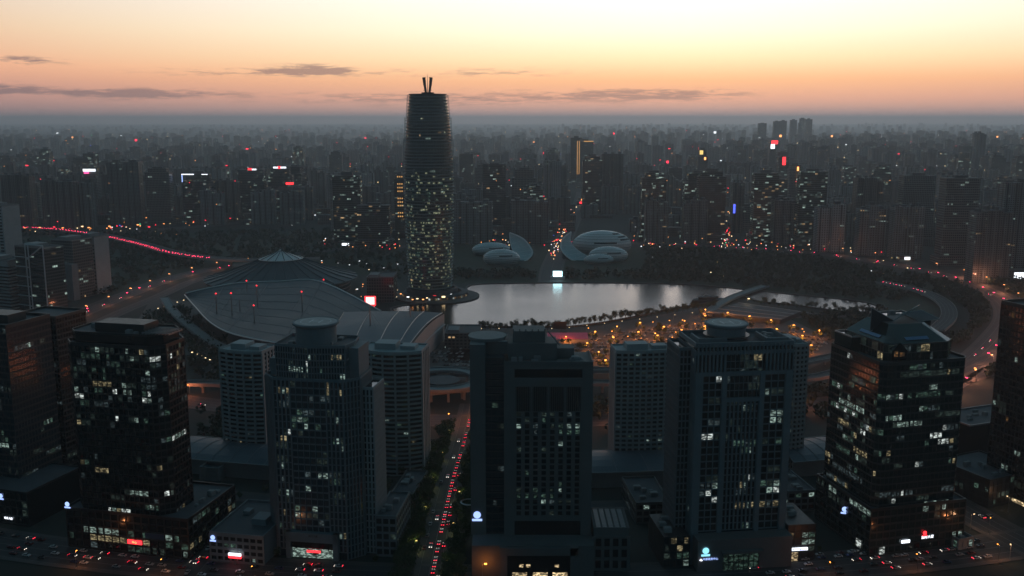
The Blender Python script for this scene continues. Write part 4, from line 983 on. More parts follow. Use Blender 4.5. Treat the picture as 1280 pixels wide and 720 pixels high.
def crescent(outer_, inner_, label):
    mk = lambda L: [(xat(px, yy, hz(py, yy)), yy, hz(py, yy)) for px, py, yy in L]
    A, B = smooth(mk(outer_), 5), smooth(mk(inner_), 5); ox, oy = A[-1][0], A[-1][1]; o = empty('crescent_wall', (ox, oy, 0), 0, label, 'curved wall')
    A = [(p[0] - ox, p[1] - oy, p[2]) for p in A]; B = [(p[0] - ox, p[1] - oy, p[2]) for p in B]; b = MB(); b2 = MB(); b3 = MB(); nr = 4
    row = lambda a, c_: [tuple(a[q] + (c_[q] - a[q]) * t + ((-3.0 * math.sin(math.pi * t) * min(1, abs(a[0] - c_[0]) / 15)) if q == 2 else 0) for q in range(3)) for t in [k / nr for k in range(nr + 1)]]
    G = [row(a, c_) for a, c_ in zip(A, B)]
    for r0, r1 in zip(G, G[1:]):
        for j in range(nr): b.face([r0[j], r0[j + 1], r1[j + 1], r1[j]]); b.face([(p[0], p[1] + 2.0, p[2] - 1.5) for p in (r1[j], r1[j + 1], r0[j + 1], r0[j])])
        b2.beam(r0[0], r1[0], 1.5); b2.beam(r0[-1], r1[-1], .7)
    for p, q in zip(A, A[1:]): b3.face([(p[0], p[1] + 1, p[2] - .4), (q[0], q[1] + 1, q[2] - .4), (q[0] * .94, q[1] + 3, 0), (p[0] * .94, p[1] + 3, 0)])
    for i in range(0, len(G), 3): b2.beam(G[i][0], G[i][-1], .18)
    b.build('blade', mat('crescent_panels', (.5, .58, .6), .45, .1, var=.15, vs=.06), o, smooth=True); b2.build('rim', M['whiterim'], o); b3.build('outer_wall', M['glassblue'], o)
crescent([(637, 291, 1600), (653, 298, 1590), (663, 309, 1578), (665, 318, 1568), (657, 326, 1558), (640, 334, 1548)], [(637, 291.5, 1600), (638, 303, 1592), (641, 313, 1580), (646, 320, 1570), (647, 326, 1560), (640, 334, 1548)], 'left crescent wall, open to the left round two pale shells')
crescent([(714, 290, 1600), (704, 298, 1590), (701, 309, 1580), (707, 319, 1570), (720, 327, 1560), (741, 332, 1548)], [(714, 290.5, 1600), (713, 300, 1592), (718, 309, 1582), (727, 316, 1572), (737, 322, 1562), (741, 332, 1548)], 'right crescent wall, open to the right towards the largest shell')
X0, Y0 = at(697, 350); o = empty('stage_screen', (X0, Y0, 0), 0, 'glowing pale blue screen on the far lake shore, mirrored in the water', 'screen')
b = MB(); b.box(-10, 10, 1.2, 9, 0, 4); b.box(-7.5, 7.5, .9, 2, 4, 13.5); b.build('stage', M['white'], o); b = MB(); b.box(-6.4, 6.4, .5, .8, 5, 12.6); b.build('screen', mat('screen_light', (.02,) * 3, .5, emit=(.55, .93, 1), es=5.0, sample=True), o)
# bridge and pier building
viaduct([(884, 394), (893, 384), (912, 373), (935, 364), (957, 357)], 11, 3.4, 8, 'pale footbridge crossing the narrow arm of the lake', 'bridge', 22, 'footbridge', 'concrete')
X0, Y0 = at(883, 377); o = empty('boat_house', (X0, Y0, 0), R(8), 'dark flat boat house on the water left of the footbridge', 'boat house')
b = MB(); b.prism([(-22, -7), (12, -12), (26, 2), (14, 12), (-10, 10)], 0, 3.5, 0, 1); b.prism([(-12, -4), (8, -7), (16, 1), (8, 7), (-8, 6)], 3.5, 6.5, 0, 1); b.build('hull', [M['blackmetal'], M['darkroof']], o)
b = MB(); b.beam((-6, 0, 6.5), (0, 4, 9), .4); b.beam((0, 4, 9), (9, -2, 6.5), .4); b.build('roof_truss', M['steel'], o)
for i, (pa, pb) in enumerate(((893, 979), (905, 995))):  # low flat station roofs with pale strips
    pass
o = empty('station_roof', (0, 0, 0), 0, 'wide flat dark roof with long pale strips beside the footbridge', 'station')
q = [at(882, 391, 5), at(925, 378, 5), at(1002, 389, 5), at(975, 400, 5)]
b = MB(); b.prism([q[0], q[3], q[2], q[1]], 0, 5); b.build('roof', M['darkroof'], o)
b = MB()
for t in (.08, .36, .64, .94): 
    u = [q[0][k] + (q[1][k] - q[0][k]) * t for k in (0, 1)]; v = [q[3][k] + (q[2][k] - q[3][k]) * t for k in (0, 1)]; b.obox(u, v, 1.6, 5.0, 5.5)
b.build('roof_strips', M['pale'], o)

# ------------------------------------------------------------------ towers at the left edge
def lt(px0, px1, yb, yt, depth, m_, label, frame=True, yaw=R(-22), cat='office tower', nm='office_tower'):
    yc = at(640, yb)[1]; X0, X1 = xat(px0, yc, 40), xat(px1, yc, 40); W = (X1 - X0) / math.cos(yaw); h = hz(yt, yc); o = empty(nm, (X0, yc, 0), yaw, label, cat)
    b = MB(); b.prism(rect(0, W, 0, depth), 0, h, 0, 1, 31); b.build('wall', [m_, M['darkroof']], o)
    b = MB(); parapet(b, rect(0, W, 0, depth), h, 1.5, .6); b.box(W * .2, W * .6, 4, depth - 4, h, h + 4); b.build('parapet', M['concrete'], o); return o, W, h
o, W, h = lt(-22, 15, 345, 257, 30, M['pale'], 'pale stone tower with dark slits at the left edge', nm='office_tower')
b = MB()
for k in range(26): b.box(W - 9, W - 2.5, -.3, .05, 6 + k * 4.6, 8.2 + k * 4.6)
b.build('slit_windows', M['glass'], o)
o, W, h = lt(-30, 22, 388, 324, 30, M['pale'], 'pale banded block with wavy floors at the left edge', nm='office_block')
b = MB()
for k in range(14): b.box(0, W + .3, -.5, .1, 3 + k * 4, 4.8 + k * 4); b.box(W - .1, W + .5, 0, 30, 3 + k * 4, 4.8 + k * 4)
b.build('floor_bands', M['glass'], o)
o, W, h = lt(22, 70, 392, 308, 26, FC['off1'], 'glass block with a white cross-braced frame near the left edge', yaw=R(-26), nm='office_block')
b = MB(); x0 = W * .42
for p, q in (((x0, -2.5, 0), (x0, -2.5, h + 4)), ((W + 1, -2.5, 0), (W + 1, -2.5, h + 4)), ((x0, -2.5, h + 4), (W + 1, -2.5, h + 4)), ((x0, -2.5, h * .82), (W + 1, -2.5, h + 4)), ((x0 + 5, -2.5, 0), (x0 + 5, -2.5, h + 4))): b.beam(p, q, .9)
for k in range(1, 7): b.beam((x0, -2.5, h * k / 7), (x0 + 5, -2.5, h * k / 7), .5); b.beam((0, -1, h * k / 7), (x0, -1, h * k / 7), .5)
b.build('braced_frame', M['white'], o)
b = MB(); b.box(x0 + 5, W, -2.2, 0, 4, h * .86); b.build('glass_panel', FC['off1'], o)
o, W, h = lt(66, 98, 372, 300, 34, FC['off2'], 'grey stepped office block in front of the elevated road', yaw=R(-20), nm='office_block')
b = MB(); b.box(W * .35, W + 6, -10, 0, 0, h * .62); b.build('front_wing', M['grey'], o); 
o, W, h = lt(97, 124, 366, 296, 26, M['pale'], 'plain pale slab block, right end of the left office cluster', yaw=R(-20), nm='office_block')
b = MB()
for k in range(13): b.box(1, W - 1, -.3, .05, 4 + k * 5.0, 5.4 + k * 5.0)
b.build('window_bands', FC['off1'], o)

# ------------------------------------------------------------------ the city beyond
def tower_mesh(kind, w_, d_, h_, seed):
    r = random.Random(seed); b = MB(); u0 = r.randrange(1, 400) * 13.0; mr = 1
    if kind.startswith('res'):
        n = r.choice((2, 3, 3, 4)); s = w_ / n                           # stepped plan, as slab blocks of flats have
        for i in range(n):
            off = (i % 2) * r.uniform(1.5, 3.5); hh = h_ - (r.choice((0, 0, 3, 6)) if i in (0, n - 1) else 0)
            b.prism(rect(-w_ / 2 + i * s, -w_ / 2 + (i + 1) * s - .02, -d_ / 2 - off, d_ / 2 - off), 0, hh, 0, 1, u0 + i * 39)
            b.box(-w_ / 2 + i * s + s * .3, -w_ / 2 + i * s + s * .7, -d_ * .2, d_ * .25, hh, hh + r.uniform(3, 6), 1)
        if r.random() < .3: b.box(-w_ / 2 - 1, w_ / 2 + 1, -d_ / 2 - 4, -d_ / 2 - 3, h_ + 2, h_ + 3, 1); 
    else:
        st = r.choice((0, 1, 2))
        b.prism(rect(-w_ / 2, w_ / 2, -d_ / 2, d_ / 2), 0, h_ * (1, .86, .93)[st], 0, 1, u0)
        if st: b.prism(rect(-w_ * .38, w_ * .38, -d_ * .36, d_ * .36), h_ * (1, .86, .93)[st], h_, 0, 1, u0)
        b.box(-w_ * .2, w_ * .2, -d_ * .2, d_ * .2, h_, h_ + r.uniform(3, 7), 1)
        b.box(-w_ / 2 - 5, w_ / 2 + 5, -d_ / 2 - 6, d_ / 2 + 4, 0, 14, 0, 1, u0)
    return b
LAB = {'res1': 'grey apartment tower', 'res2': 'brownish apartment tower', 'res3': 'pale apartment tower', 'off1': 'dark glass office tower', 'off2': 'stone office tower', 'off3': 'green glass office tower'}
tr = random.Random(77); arche = {}
placed = []
def free(x, y, r):
    return all((x - a) ** 2 + (y - c_) ** 2 > (r + r2) ** 2 for a, c_, r2 in placed)
def city_tower(kind, x, y, w_, d_, h_, yaw, label, group=None, shared=None):
    placed.append((x, y, max(w_, d_) * .5))
    if shared is not None:
        if shared not in arche: arche[shared] = tower_mesh(kind, w_, d_, h_, hash(shared) % 999 if 0 else tr.randrange(9999)).mesh('tower', [FC[kind], M['darkroof']])
        me = arche[shared]
    else: me = tower_mesh(kind, w_, d_, h_, tr.randrange(9999)).mesh('tower', [FC[kind], M['darkroof']])
    o = put('apartment_tower' if kind.startswith('res') else 'office_tower', me, None, (x, y, 0), yaw)
    return tag(o, label, 'apartment tower' if kind.startswith('res') else 'office tower', group)
def hero(pc, wpx, yt, yb, kind, label, depth=24, yaw=0.0):
    yc = at(640, yb)[1]; h = hz(yt, yc); x = xat(pc, yc, h / 2); w_ = wpx / F * yc
    return city_tower(kind, x, yc, w_, depth, h, yaw, label), w_, h
for a in [(25, 36, 218, 288, 'res2', 'broad brown apartment slab at the far left'), (76, 40, 223, 288, 'res2', 'dim apartment slab above the elevated road'), (105, 26, 226, 286, 'res1', 'narrow grey apartment tower behind the elevated road'),
          (158, 40, 202, 280, 'res1', 'wide grey apartment tower with a stepped top at left'), (200, 30, 210, 280, 'off2', 'stone tower left of the blue-edged office'),
          (282, 34, 225, 276, 'res2', 'dull brown tower right of the blue-edged office'),
          (425, 22, 222, 292, 'res1', 'slim grey tower left of the office pair'), (435, 34, 219, 306, 'off3', 'green office tower with bright lit floors left of the round tower'), (468, 40, 256, 308, 'off1', 'lower glass office with rows of lit floors left of the round tower'),
          (590, 52, 252, 304, 'res1', 'wide grey apartment pair just right of the round tower'), (662, 46, 250, 304, 'res1', 'wide grey apartment slab left of the bright avenue'), (618, 28, 205, 285, 'off1', 'tall blue glass office behind the apartment pair'), (655, 30, 212, 282, 'off2', 'broad stone office behind the apartment slab'),
          (690, 22, 200, 270, 'res3', 'pale ribbed tower left of the bright avenue'), (740, 24, 195, 264, 'off1', 'glass tower beside the gold-edged twin'), (765, 26, 192, 262, 'res2', 'dark flat-topped slab in the middle distance'),
          (816, 30, 216, 300, 'off3', 'green office with lit floors above the far park'), (820, 28, 250, 303, 'res1', 'grey apartment slab right of the largest shell'), (872, 36, 216, 298, 'off3', 'office with green lit floors behind the park'), (868, 30, 250, 303, 'res1', 'grey slab above the far ring road'),
          (888, 34, 214, 300, 'off1', 'dark glass office by the second avenue'), (955, 30, 216, 302, 'off3', 'glass office with lit slots right of the second avenue'), (1013, 34, 214, 306, 'off3', 'green office with many lit floors'), (980, 30, 250, 304, 'res1', 'grey block with a red sign on its roof'),
          (1036, 34, 255, 314, 'res3', 'pale apartment tower with scattered lit windows at right'), (1088, 34, 256, 318, 'res3', 'second pale apartment tower with scattered lit windows'), (1132, 36, 258, 322, 'res3', 'third pale apartment tower by the ring road'),
          (1083, 32, 222, 300, 'res2', 'tall brown tower behind the pale apartment towers'), (1144, 40, 219, 306, 'off2', 'wide tower with a capped flat top at right'), (1196, 42, 222, 330, 'off2', 'broad tower with a capped flat top near the right edge'),
          (1235, 44, 262, 352, 'res1', 'dark apartment slab at the right edge of the ring road'), (1272, 50, 228, 344, 'res1', 'tall apartment slab cut by the right edge'), (1180, 20, 215, 290, 'res3', 'slim pale tower with a lit top outline'),
          (1002, 9, 148, 186, 'off1', 'tallest slim tower of the far trio on the skyline'), (991, 8, 150, 186, 'off1', 'slim tower left in the far trio on the skyline'), (1010, 8, 149, 187, 'off1', 'slim tower right in the far trio on the skyline'), (974, 16, 151, 190, 'res1', 'broad tower left of the far trio on the skyline'),
          (1222, 14, 166, 226, 'res1', 'far tower standing alone above the right skyline'), (952, 10, 154, 190, 'off2', 'far tower with an antenna left of the trio'), (720, 14, 172, 230, 'off2', 'dark tower beside the gold-edged twin')]:
    hero(*a)
def sign_on(o, w_, h, x0, x1, z0, z1, m_, d=12.6):
    b = MB(); b.box(x0, x1, -d - .6, -d, z0, z1); return b.build('sign', M[m_], o)
(o, w_, h) = hero(250, 38, 217, 277, 'off1', 'dark office with a blue-white lit roof edge and left corner')
sign_on(o, w_, h, -w_ / 2, -w_ * .1, h - 2, h, 'e_signwhite'); sign_on(o, w_, h, -w_ / 2, -w_ / 2 + 2, h - 18, h - 2, 'e_blue'); sign_on(o, w_, h, w_ * .15, w_ * .35, h - 1.8, h - .4, 'e_signwhite')
(o, w_, h) = hero(316, 32, 212, 273, 'off1', 'office with a red disc and white sign on top'); sign_on(o, w_, h, -5, 4, h - .5, h + 4, 'e_red'); sign_on(o, w_, h, 4, 14, h - .5, h + 2.5, 'e_signwhite')
(o, w_, h) = hero(352, 30, 210, 271, 'off1', 'office with a long white and red roof sign'); sign_on(o, w_, h, -14, 16, h, h + 3.5, 'e_signwhite'); sign_on(o, w_, h, -3, 3, h - 1, h + 5, 'e_red', 13); sign_on(o, w_, h, 14, 32, h - 38, h - 33, 'e_red', 13)
(o, w_, h) = hero(731, 20, 176, 232, 'off2', 'tower with gold lit vertical edges in the middle distance')
for x in (-w_ / 2, -w_ * .38): sign_on(o, w_, h, x, x + 1.8, 40, h, 'e_gold')
sign_on(o, w_, h, -w_ * .1, w_ / 2, h - 3, h, 'e_gold')
(o, w_, h) = hero(500, 12, 218, 296, 'off1', 'slim tower with an orange lit top left of the round tower'); [sign_on(o, w_, h, xx, xx + 2.2, h - 5 - 7 * kk, h - 2.5 - 7 * kk, 'e_gold') for kk in range(12) for xx in (-3, 1, 5) if kk != 5 and (kk * 3 + xx) % 4]
(o, w_, h) = hero(964, 8, 180, 232, 'off2', 'far tower with a glowing white and red top'); sign_on(o, w_, h, -8, 6, h - 16, h, 'e_whitefar'); sign_on(o, w_, h, -6, 16, h, h + 12, 'e_red')
(o, w_, h) = hero(977, 12, 196, 262, 'off2', 'tower with a tall red lit sign above the second avenue'); sign_on(o, w_, h, -4, 4, h - 20, h, 'e_red')
(o, w_, h) = hero(992, 16, 206, 270, 'off2', 'pale tower with an orange lit vertical strip'); sign_on(o, w_, h, 2, 6, h - 50, h - 4, 'e_orangefar')
(o, w_, h) = hero(877, 12, 187, 245, 'off1', 'far tower with gold lit corner and red beacon'); sign_on(o, w_, h, -10, 0, h - 14, h - 2, 'e_yellow'); sign_on(o, w_, h, 4, 9, h - 30, h - 22, 'e_orangefar')
(o, w_, h) = hero(921, 14, 228, 290, 'res2', 'narrow tower with a small blue sign beside the second avenue'); sign_on(o, w_, h, -10, -6, 40, 58, 'e_deepblue')
(o, w_, h) = hero(116, 18, 214, 268, 'off2', 'grey tower with a bright white and pink roof sign at left'); sign_on(o, w_, h, -14, 16, h, h + 6, 'e_whitefar'); sign_on(o, w_, h, -12, 0, h - 5, h - .5, 'e_pink', 13)
# street-level lit fronts
def shopfront(px, py, wpx, hpx, m_, label, cat='shop front'):
    x, y = at(px, py); k = y / F; w_, h_ = wpx * k, hpx * k; o = empty('shop_front', (x, y, 0), 0, label, cat)
    b = MB(); b.box(-w_ / 2 - 8, w_ / 2 + 8, .5, 16, 0, h_ * 1.2 + 4); b.build('wall', FC['shop'], o); b = MB(); b.box(-w_ / 2, w_ / 2, 0, .5, 3, 3 + h_); b.build('sign', M[m_], o)
shopfront(639, 0, 0, 0, 'e_red', '') if 0 else None
shopfront(424, 304, 5, 6, 'e_pink', 'shop front with a glowing pink and white sign'); shopfront(432, 309, 9, 3, 'e_whitefar', 'bright white petrol forecourt beside the pink shop')
shopfront(468, 307, 26, 3, 'e_red', 'long red lit shop front under the glass office'); shopfront(467, 306.5, 13, 2.2, 'e_whitefar', 'white sign in the middle of the long red front')
shopfront(497, 283, 18, 2, 'e_yellow', 'yellow lit low roof left of the round tower'); shopfront(264, 270, 2.2, 13, 'e_red', 'tall thin red tower light by the left ring road')
shopfront(731, 253, 9, 3, 'e_orangefar', 'orange glowing front at the end of the avenue'); shopfront(729, 256, 9, 2.5, 'e_red', 'red glowing front below the orange one'); shopfront(738, 257, 8, 2, 'e_whitefar', 'white glowing front beside the red one')
shopfront(1134, 327, 7, 3.5, 'e_whitefar', 'small bright white kiosk by the right ring road'); shopfront(978, 305, 12, 3, 'e_red', 'red lit entrance at the foot of the grey block'); shopfront(1007, 300, 3, 6, 'e_deepblue', 'blue lit sign right of the red entrance')
shopfront(794, 290, 2.5, 6, 'e_pink', 'violet sign behind the largest shell'); shopfront(1275, 353, 16, 10, 'e_whitefar', 'tall bright white gate at the right edge'); shopfront(709, 268, 5, 2.5, 'e_red', 'small red sign beside the bright avenue')
# rows of towers: one estate after the other, each of one type
def blocked(x, y):
    px = 640 + x / (y * CP + 190 * SP) * F
    v = math.atan(190 / y) - PIT; py = 360 + math.tan(v) * F
    yb = 360 + math.tan(math.atan(H / y) - PIT) * F
    if 705 < px < 735 and yb > 235: return True
    if 898 < px < 918 and yb > 250: return True
    if px < 420 and yb > 281: return True
    if 395 < px < 520 and yb > 296: return True
    if 500 < px < 1000 and yb > 296: return True
    if 740 < px < 800 and yb > 268: return True
    if px > 980 and yb > 300 + (px - 980) * .10: return True
    return False
cnt = {'res': 0, 'off': 0}; y = 1780.0; est = 0; LIMX = .56
while y < 3650:
    x = -y * LIMX + tr.uniform(0, 60)
    while x < y * LIMX:
        kind = tr.choice(('res1', 'res1', 'res2', 'res3', 'res1', 'off1', 'off2', 'off3'))
        n = tr.choice((2, 3, 4, 5)) if kind[0] == 'r' else 1
        h_ = tr.choice((45, 60, 75, 84, 96, 105)) if kind[0] == 'r' else tr.uniform(60, 140); h_ *= (.72 if y < 2300 else .9); w_ = tr.choice((30, 34, 40, 52)) if kind[0] == 'r' else tr.uniform(32, 46); d_ = tr.uniform(15, 20) if kind[0] == 'r' else tr.uniform(26, 36)
        yaw_ = tr.choice((0, 0, R(4), R(-6), R(10), R(-12))); est += 1
        for i in range(n):
            xx = x + w_ / 2; yy = y + tr.uniform(-25, 25)
            if not blocked(xx, yy) and free(xx, yy, w_ * .5) and cnt[kind[:3]] < 292 and tr.random() < .88:
                reg = 'left' if xx < -y * .18 else 'right' if xx > y * .2 else 'middle'
                side = {'left': 'in the rows on the left', 'right': 'in the rows on the right', 'middle': 'in the rows beyond the lake'}[reg]
                band = 'front' if y < 2400 else 'second' if y < 3000 else 'third'
                hs = 'low' if h_ < 62 else 'tall' if h_ > 84 else 'middling'; wd = ' set askew' if abs(yaw_) > .1 else ''; wide = 'broad' if w_ > 38 else 'slim'
                city_tower(kind, xx, yy, w_, d_, h_, yaw_, f'{hs} {wide} {LAB[kind]}{wd} {side}, {band} belt', f'{hs} {wide} {LAB[kind]}s{wd} {side}, {band} belt', (kind, est)); cnt[kind[:3]] += 1
            x += w_ + tr.uniform(12, 24)
        x += tr.uniform(15, 50)
    y += tr.uniform(95, 140)
print('TOWERS', cnt)
# everything past that count: farther towers and low blocks, one object each
def far_mass(name, label, y0, y1, n, hfun, wf, seed, mats):
    r = random.Random(seed); b = MB()
    for _ in range(n):
        t = r.random(); y = y0 * (y1 / y0) ** t; x = r.uniform(-.58, .58) * y; w_ = r.uniform(*wf)
        if math.sin(x * .0023 + 1 + y * .0007) * math.sin(y * .0017 + x * .0004) + r.uniform(-.25, .75) < 0: continue
        d_ = r.uniform(14, 30); h_ = hfun(r, x, y)
        a = r.choice((0, 0, .2, -.2, .4)); ca, sa = math.cos(a), math.sin(a)
        p = [(x + ca * u - sa * v, y + sa * u + ca * v) for u, v in ((-w_ / 2, -d_ / 2), (w_ / 2, -d_ / 2), (w_ / 2, d_ / 2), (-w_ / 2, d_ / 2))]
        mi = r.randrange(len(mats)); b.prism(p, 0, h_, mi, len(mats), r.randrange(1, 900) * 17.0)
        if h_ > 40: b.prism([(p[0][0] * .7 + p[2][0] * .3, p[0][1] * .7 + p[2][1] * .3), (p[1][0] * .7 + p[3][0] * .3, p[1][1] * .7 + p[3][1] * .3), (p[2][0] * .7 + p[0][0] * .3, p[2][1] * .7 + p[0][1] * .3), (p[3][0] * .7 + p[1][0] * .3, p[3][1] * .7 + p[1][1] * .3)], h_, h_ + 4, len(mats))
    return tag(b.build(name, mats + [M['darkroof']]), label, 'distant towers', None, 'stuff')
res = [FC['res1'], FC['res2'], FC['res3'], FC['off1'], FC['off2']]
far_mass('distant_towers', 'mass of hazy towers reaching to the horizon', 3500, 9000, 2300, lambda r, x, y: r.choice((36, 54, 60, 78, 90, 96, 100)) * r.uniform(.85, 1.05) * (1.0 + (.25 if x > .1 * y else -.12 if x < -.15 * y else 0)), (24, 50), 5, res)
far_mass('distant_skyline', 'faint skyline blocks at the horizon', 8500, 26000, 2600, lambda r, x, y: r.choice((20, 30, 50, 70, 90)) * r.uniform(.8, 1.1) * (1.25 if x > .05 * y else .8), (25, 70), 6, res)
r = random.Random(8); b = MB(); n = 0
while n < 1500:
    y = 1850 * (6500 / 1850) ** r.random(); x = r.uniform(-.58, .58) * y
    if blocked(x, y): continue
    w_, d_, h_ = r.uniform(14, 60), r.uniform(12, 24), r.choice((7, 10, 18, 18, 21, 24)); b.prism([(x, y), (x + w_, y), (x + w_, y + d_), (x, y + d_)], 0, h_, 0, 1, r.randrange(1, 900) * 17.0); n += 1
tag(b.build('low_blocks', [FC['shop'], M['darkroof']]), 'low blocks filling the ground between the far towers', 'low blocks', None, 'stuff')
# ------------------------------------------------------------------ cars
cr = random.Random(41)
CARCOL = {'silver': (.35, .36, .37), 'white': (.6, .6, .6), 'black': (.015, .015, .017), 'dark grey': (.07, .072, .075), 'dark red': (.15, .02, .02), 'blue': (.03, .05, .14)}
CM = {k: mat('car_paint_' + k.replace(' ', '_'), v, .3, .2, .6) for k, v in CARCOL.items()}
M['tyre'] = mat('tyre', (.02, .02, .02), .9)
def car_body(b, L=4.5, W=1.8):
    x, w_ = L / 2, W / 2
    lo = [(-x, .35), (-x, .75), (-x * .93, .95), (-x * .55, 1.0), (x * .35, .98), (x * .9, .8), (x, .6), (x, .35)]
    for i in range(len(lo) - 1):
        (a, za), (c_, zc) = lo[i], lo[i + 1]; b.face([(a, -w_, za), (c_, -w_, zc), (c_, w_, zc), (a, w_, za)])
    for s in (-1, 1): b.face([(p[0], s * w_, p[1]) for p in (lo if s < 0 else lo[::-1])])
    b.box(-x * .38, x * .12, -w_ * .76, w_ * .76, 1.42, 1.48)
    for cx in (-x * .62, x * .62):
        for s in (-1, 1):
            n = 10; c = [(cx + .33 * math.cos(2 * math.pi * k / n), .33 + .33 * math.sin(2 * math.pi * k / n)) for k in range(n)]
            b.face([(p[0], s * (w_ + .03), p[1]) for p in c], 1); 
            for k in range(n): b.face([(c[k][0], s * (w_ + .03), c[k][1]), (c[(k + 1) % n][0], s * (w_ + .03), c[(k + 1) % n][1]), (c[(k + 1) % n][0], s * (w_ - .2), c[(k + 1) % n][1]), (c[k][0], s * (w_ - .2), c[k][1])], 1)
def cabin_body(b, L=4.5, W=1.8):
    x, w_ = L / 2, W / 2
    A = [(-x * .72, 1.0), (x * .38, .98), (x * .10, 1.43), (-x * .36, 1.43)]
    P = [[(A[i][0], s * w_ * (.93 if i < 2 else .74), A[i][1]) for i in range(4)] for s in (-1, 1)]
    b.face(P[0]); b.face(P[1][::-1])
    for i in range(4): j = (i + 1) % 4; b.face([P[0][j], P[0][i], P[1][i], P[1][j]])
bodies = {}
for k, m_ in CM.items(): b = MB(); car_body(b); bodies[k] = b.mesh('body', [m_, M['tyre']])
b = MB(); cabin_body(b); cabm = b.mesh('cabin', M['glass'])
b = MB(); b.box(-.06, .1, -.28, .28, -.12, .12); tailm = b.mesh('taillight', M['e_tail']); tailoff = b.mesh('taillight', mat('unlit_red', (.2, .01, .01), .4))
b = MB(); b.box(-.1, .06, -.25, .25, -.12, .12); headm = b.mesh('headlight', M['e_head']); headoff = b.mesh('headlight', M['steel'])
FM = {}
def far_car_mesh(k, on):
    if (k, on) not in FM:
        b = MB(); car_body(b); n0 = len(b.f); cabin_body(b)
        for i in range(n0, len(b.f)): b.m[i] = 2
        if on:
            for s in (-1, 1):
                b.box(-2.36, -2.2, s * .6 - .36, s * .6 + .4, .6, 1.05 + (.3 if on == 2 else 0), 3); b.box(-2.1, -1.6, s * .9 - .05, s * .9 + .05, .7, .95, 3)
            if on != 2: b.box(2.2, 2.34, s * .6 - .3, s * .6 + .3, .45, .78, 4)
        FM[(k, on)] = b.mesh('car', [CM[k], M['tyre'], M['glass'], M['e_tailfar'], M['e_head']])
    return FM[(k, on)]
ncar = 0; MORE = []
def car(x, y, z, a, where, group, on=True, parts=True, pal=None):
    global ncar; ncar += 1
    if ncar > 297: MORE.append((x, y, z, a)); return
    k = cr.choice(pal or ('silver', 'white', 'white', 'black', 'dark grey', 'silver', 'dark red', 'blue')); lab = f'{k} car {where}'
    if not parts: return tag(put('car', far_car_mesh(k, 2 if (on and z > 9) else on), None, (x, y, z), a), lab, 'car', group)
    o = empty('car', (x, y, z), a, lab, 'car', group); put('body', bodies[k], o); put('cabin', cabm, o)
    for s in (-1, 1): put('taillight', tailm if on else tailoff, o, (-2.26, s * .6, .8)); put('headlight', headm if on else headoff, o, (2.24, s * .6, .62))
def along(path, lane, step, where, group, rev=False, on=1.0, parts=True, skip=0.0, z=.3, jit=2.0, lim=None, start=0):
    for x, y, zz, a in walk(path, step, start):
        if cr.random() < skip: continue
        if lim and not lim(x, y): continue
        nx, ny = -math.sin(a), math.cos(a); j = cr.uniform(-jit, jit)
        car(x + nx * lane + math.cos(a) * j, y + ny * lane + math.sin(a) * j, (zz or 0) + z, a + (math.pi if rev else 0), where, group, cr.random() < on, parts)
avl = lambda x, y: y < 715
g = 'cars queueing on the avenue'
along(avenue, -1.9, 8.5, 'with red tail lights queueing on the avenue away from the view', g, lim=avl, skip=.12)
along(avenue, -4.9, 13, 'in the kerb lane of the avenue, tail lights on', g, lim=lambda x, y: y < 600, skip=.3, start=4)
along(avenue, 2.2, 34, 'with headlights on driving down the avenue towards the view', 'oncoming cars on the avenue', True, lim=avl, skip=.25)
along(avenue, 5.4, 16, 'parked dark by the avenue trees', 'cars parked beside the avenue', on=0, lim=lambda x, y: y < 600, skip=.45)
g = 'cars on the street along the bottom'
inl = lambda x, y: -292 < x < -75 or 125 < x < 262
for ln, rev in ((-9, False), (-3.2, False), (3.2, True), (9, True)): along(outer, ln, 9.5, 'crowded on the street below the front towers', g, rev, .28, lim=inl, skip=.25, jit=3.5, start=cr.uniform(0, 8))
along(outer, 12.6, 6.2, 'parked at the kerb below the front towers', 'parked cars below the front towers', True, .06, lim=lambda x, y: 140 < x < 250 or -240 < x < -190, skip=.15, jit=.5)
g = 'cars at the junction on the right'
for ln, rev in ((-8, False), (-2.7, False), (2.7, True), (8, True)): along(sideR, ln, 15, 'crossing the junction at the lower right', g, rev, .7, lim=lambda x, y: x < 275, skip=.5)
along(sideL, 2, 14, 'in the side lane between black tower and grey low office', 'cars in the side lane', True, .3, skip=.4)
g = 'cars queueing on the elevated road'
for ln in (-9, -4): along(redVia, ln, 11, 'with red tail lights in the queue on the elevated road', g, parts=False, z=.1, skip=.08, lim=lambda x, y: x > -1080 and x < -470, rev=False)
along(ringR, -5, 42, 'on the wide ring road at the right', 'cars on the wide ring road', parts=False, skip=.4, z=.1); along(ringR, 5, 38, 'oncoming on the wide ring road', 'cars on the wide ring road', True, parts=False, skip=.35, z=.1)
along(rampB, -2, 11, 'with tail lights on the bending ramp', 'cars on the bending ramp', parts=False, skip=.2, z=.1, lim=lambda x, y: y > 1230)
along(roadB1, 4, 36, 'on the wide road left of the exhibition hall', 'cars on the road left of the hall', parts=False, skip=.3); along(roadB1, -4, 44, 'oncoming left of the exhibition hall', 'cars on the road left of the hall', True, parts=False, skip=.3)
along(inner, -5, 30, 'on the ring street behind the front towers', 'cars on the inner ring street', parts=False, skip=.4, lim=lambda x, y: abs(x) < 420)
b = MB(); s1, s2 = far_car_mesh('dark grey', True), far_car_mesh('dark grey', 2)
for x, y, z, a in MORE:
    src = s2 if z > 9 else s1
    ca, sa = math.cos(a), math.sin(a)
    for p in src.polygons: b.face([(x + src.vertices[i].co.x * ca - src.vertices[i].co.y * sa, y + src.vertices[i].co.x * sa + src.vertices[i].co.y * ca, z + src.vertices[i].co.z) for i in p.vertices], p.material_index)
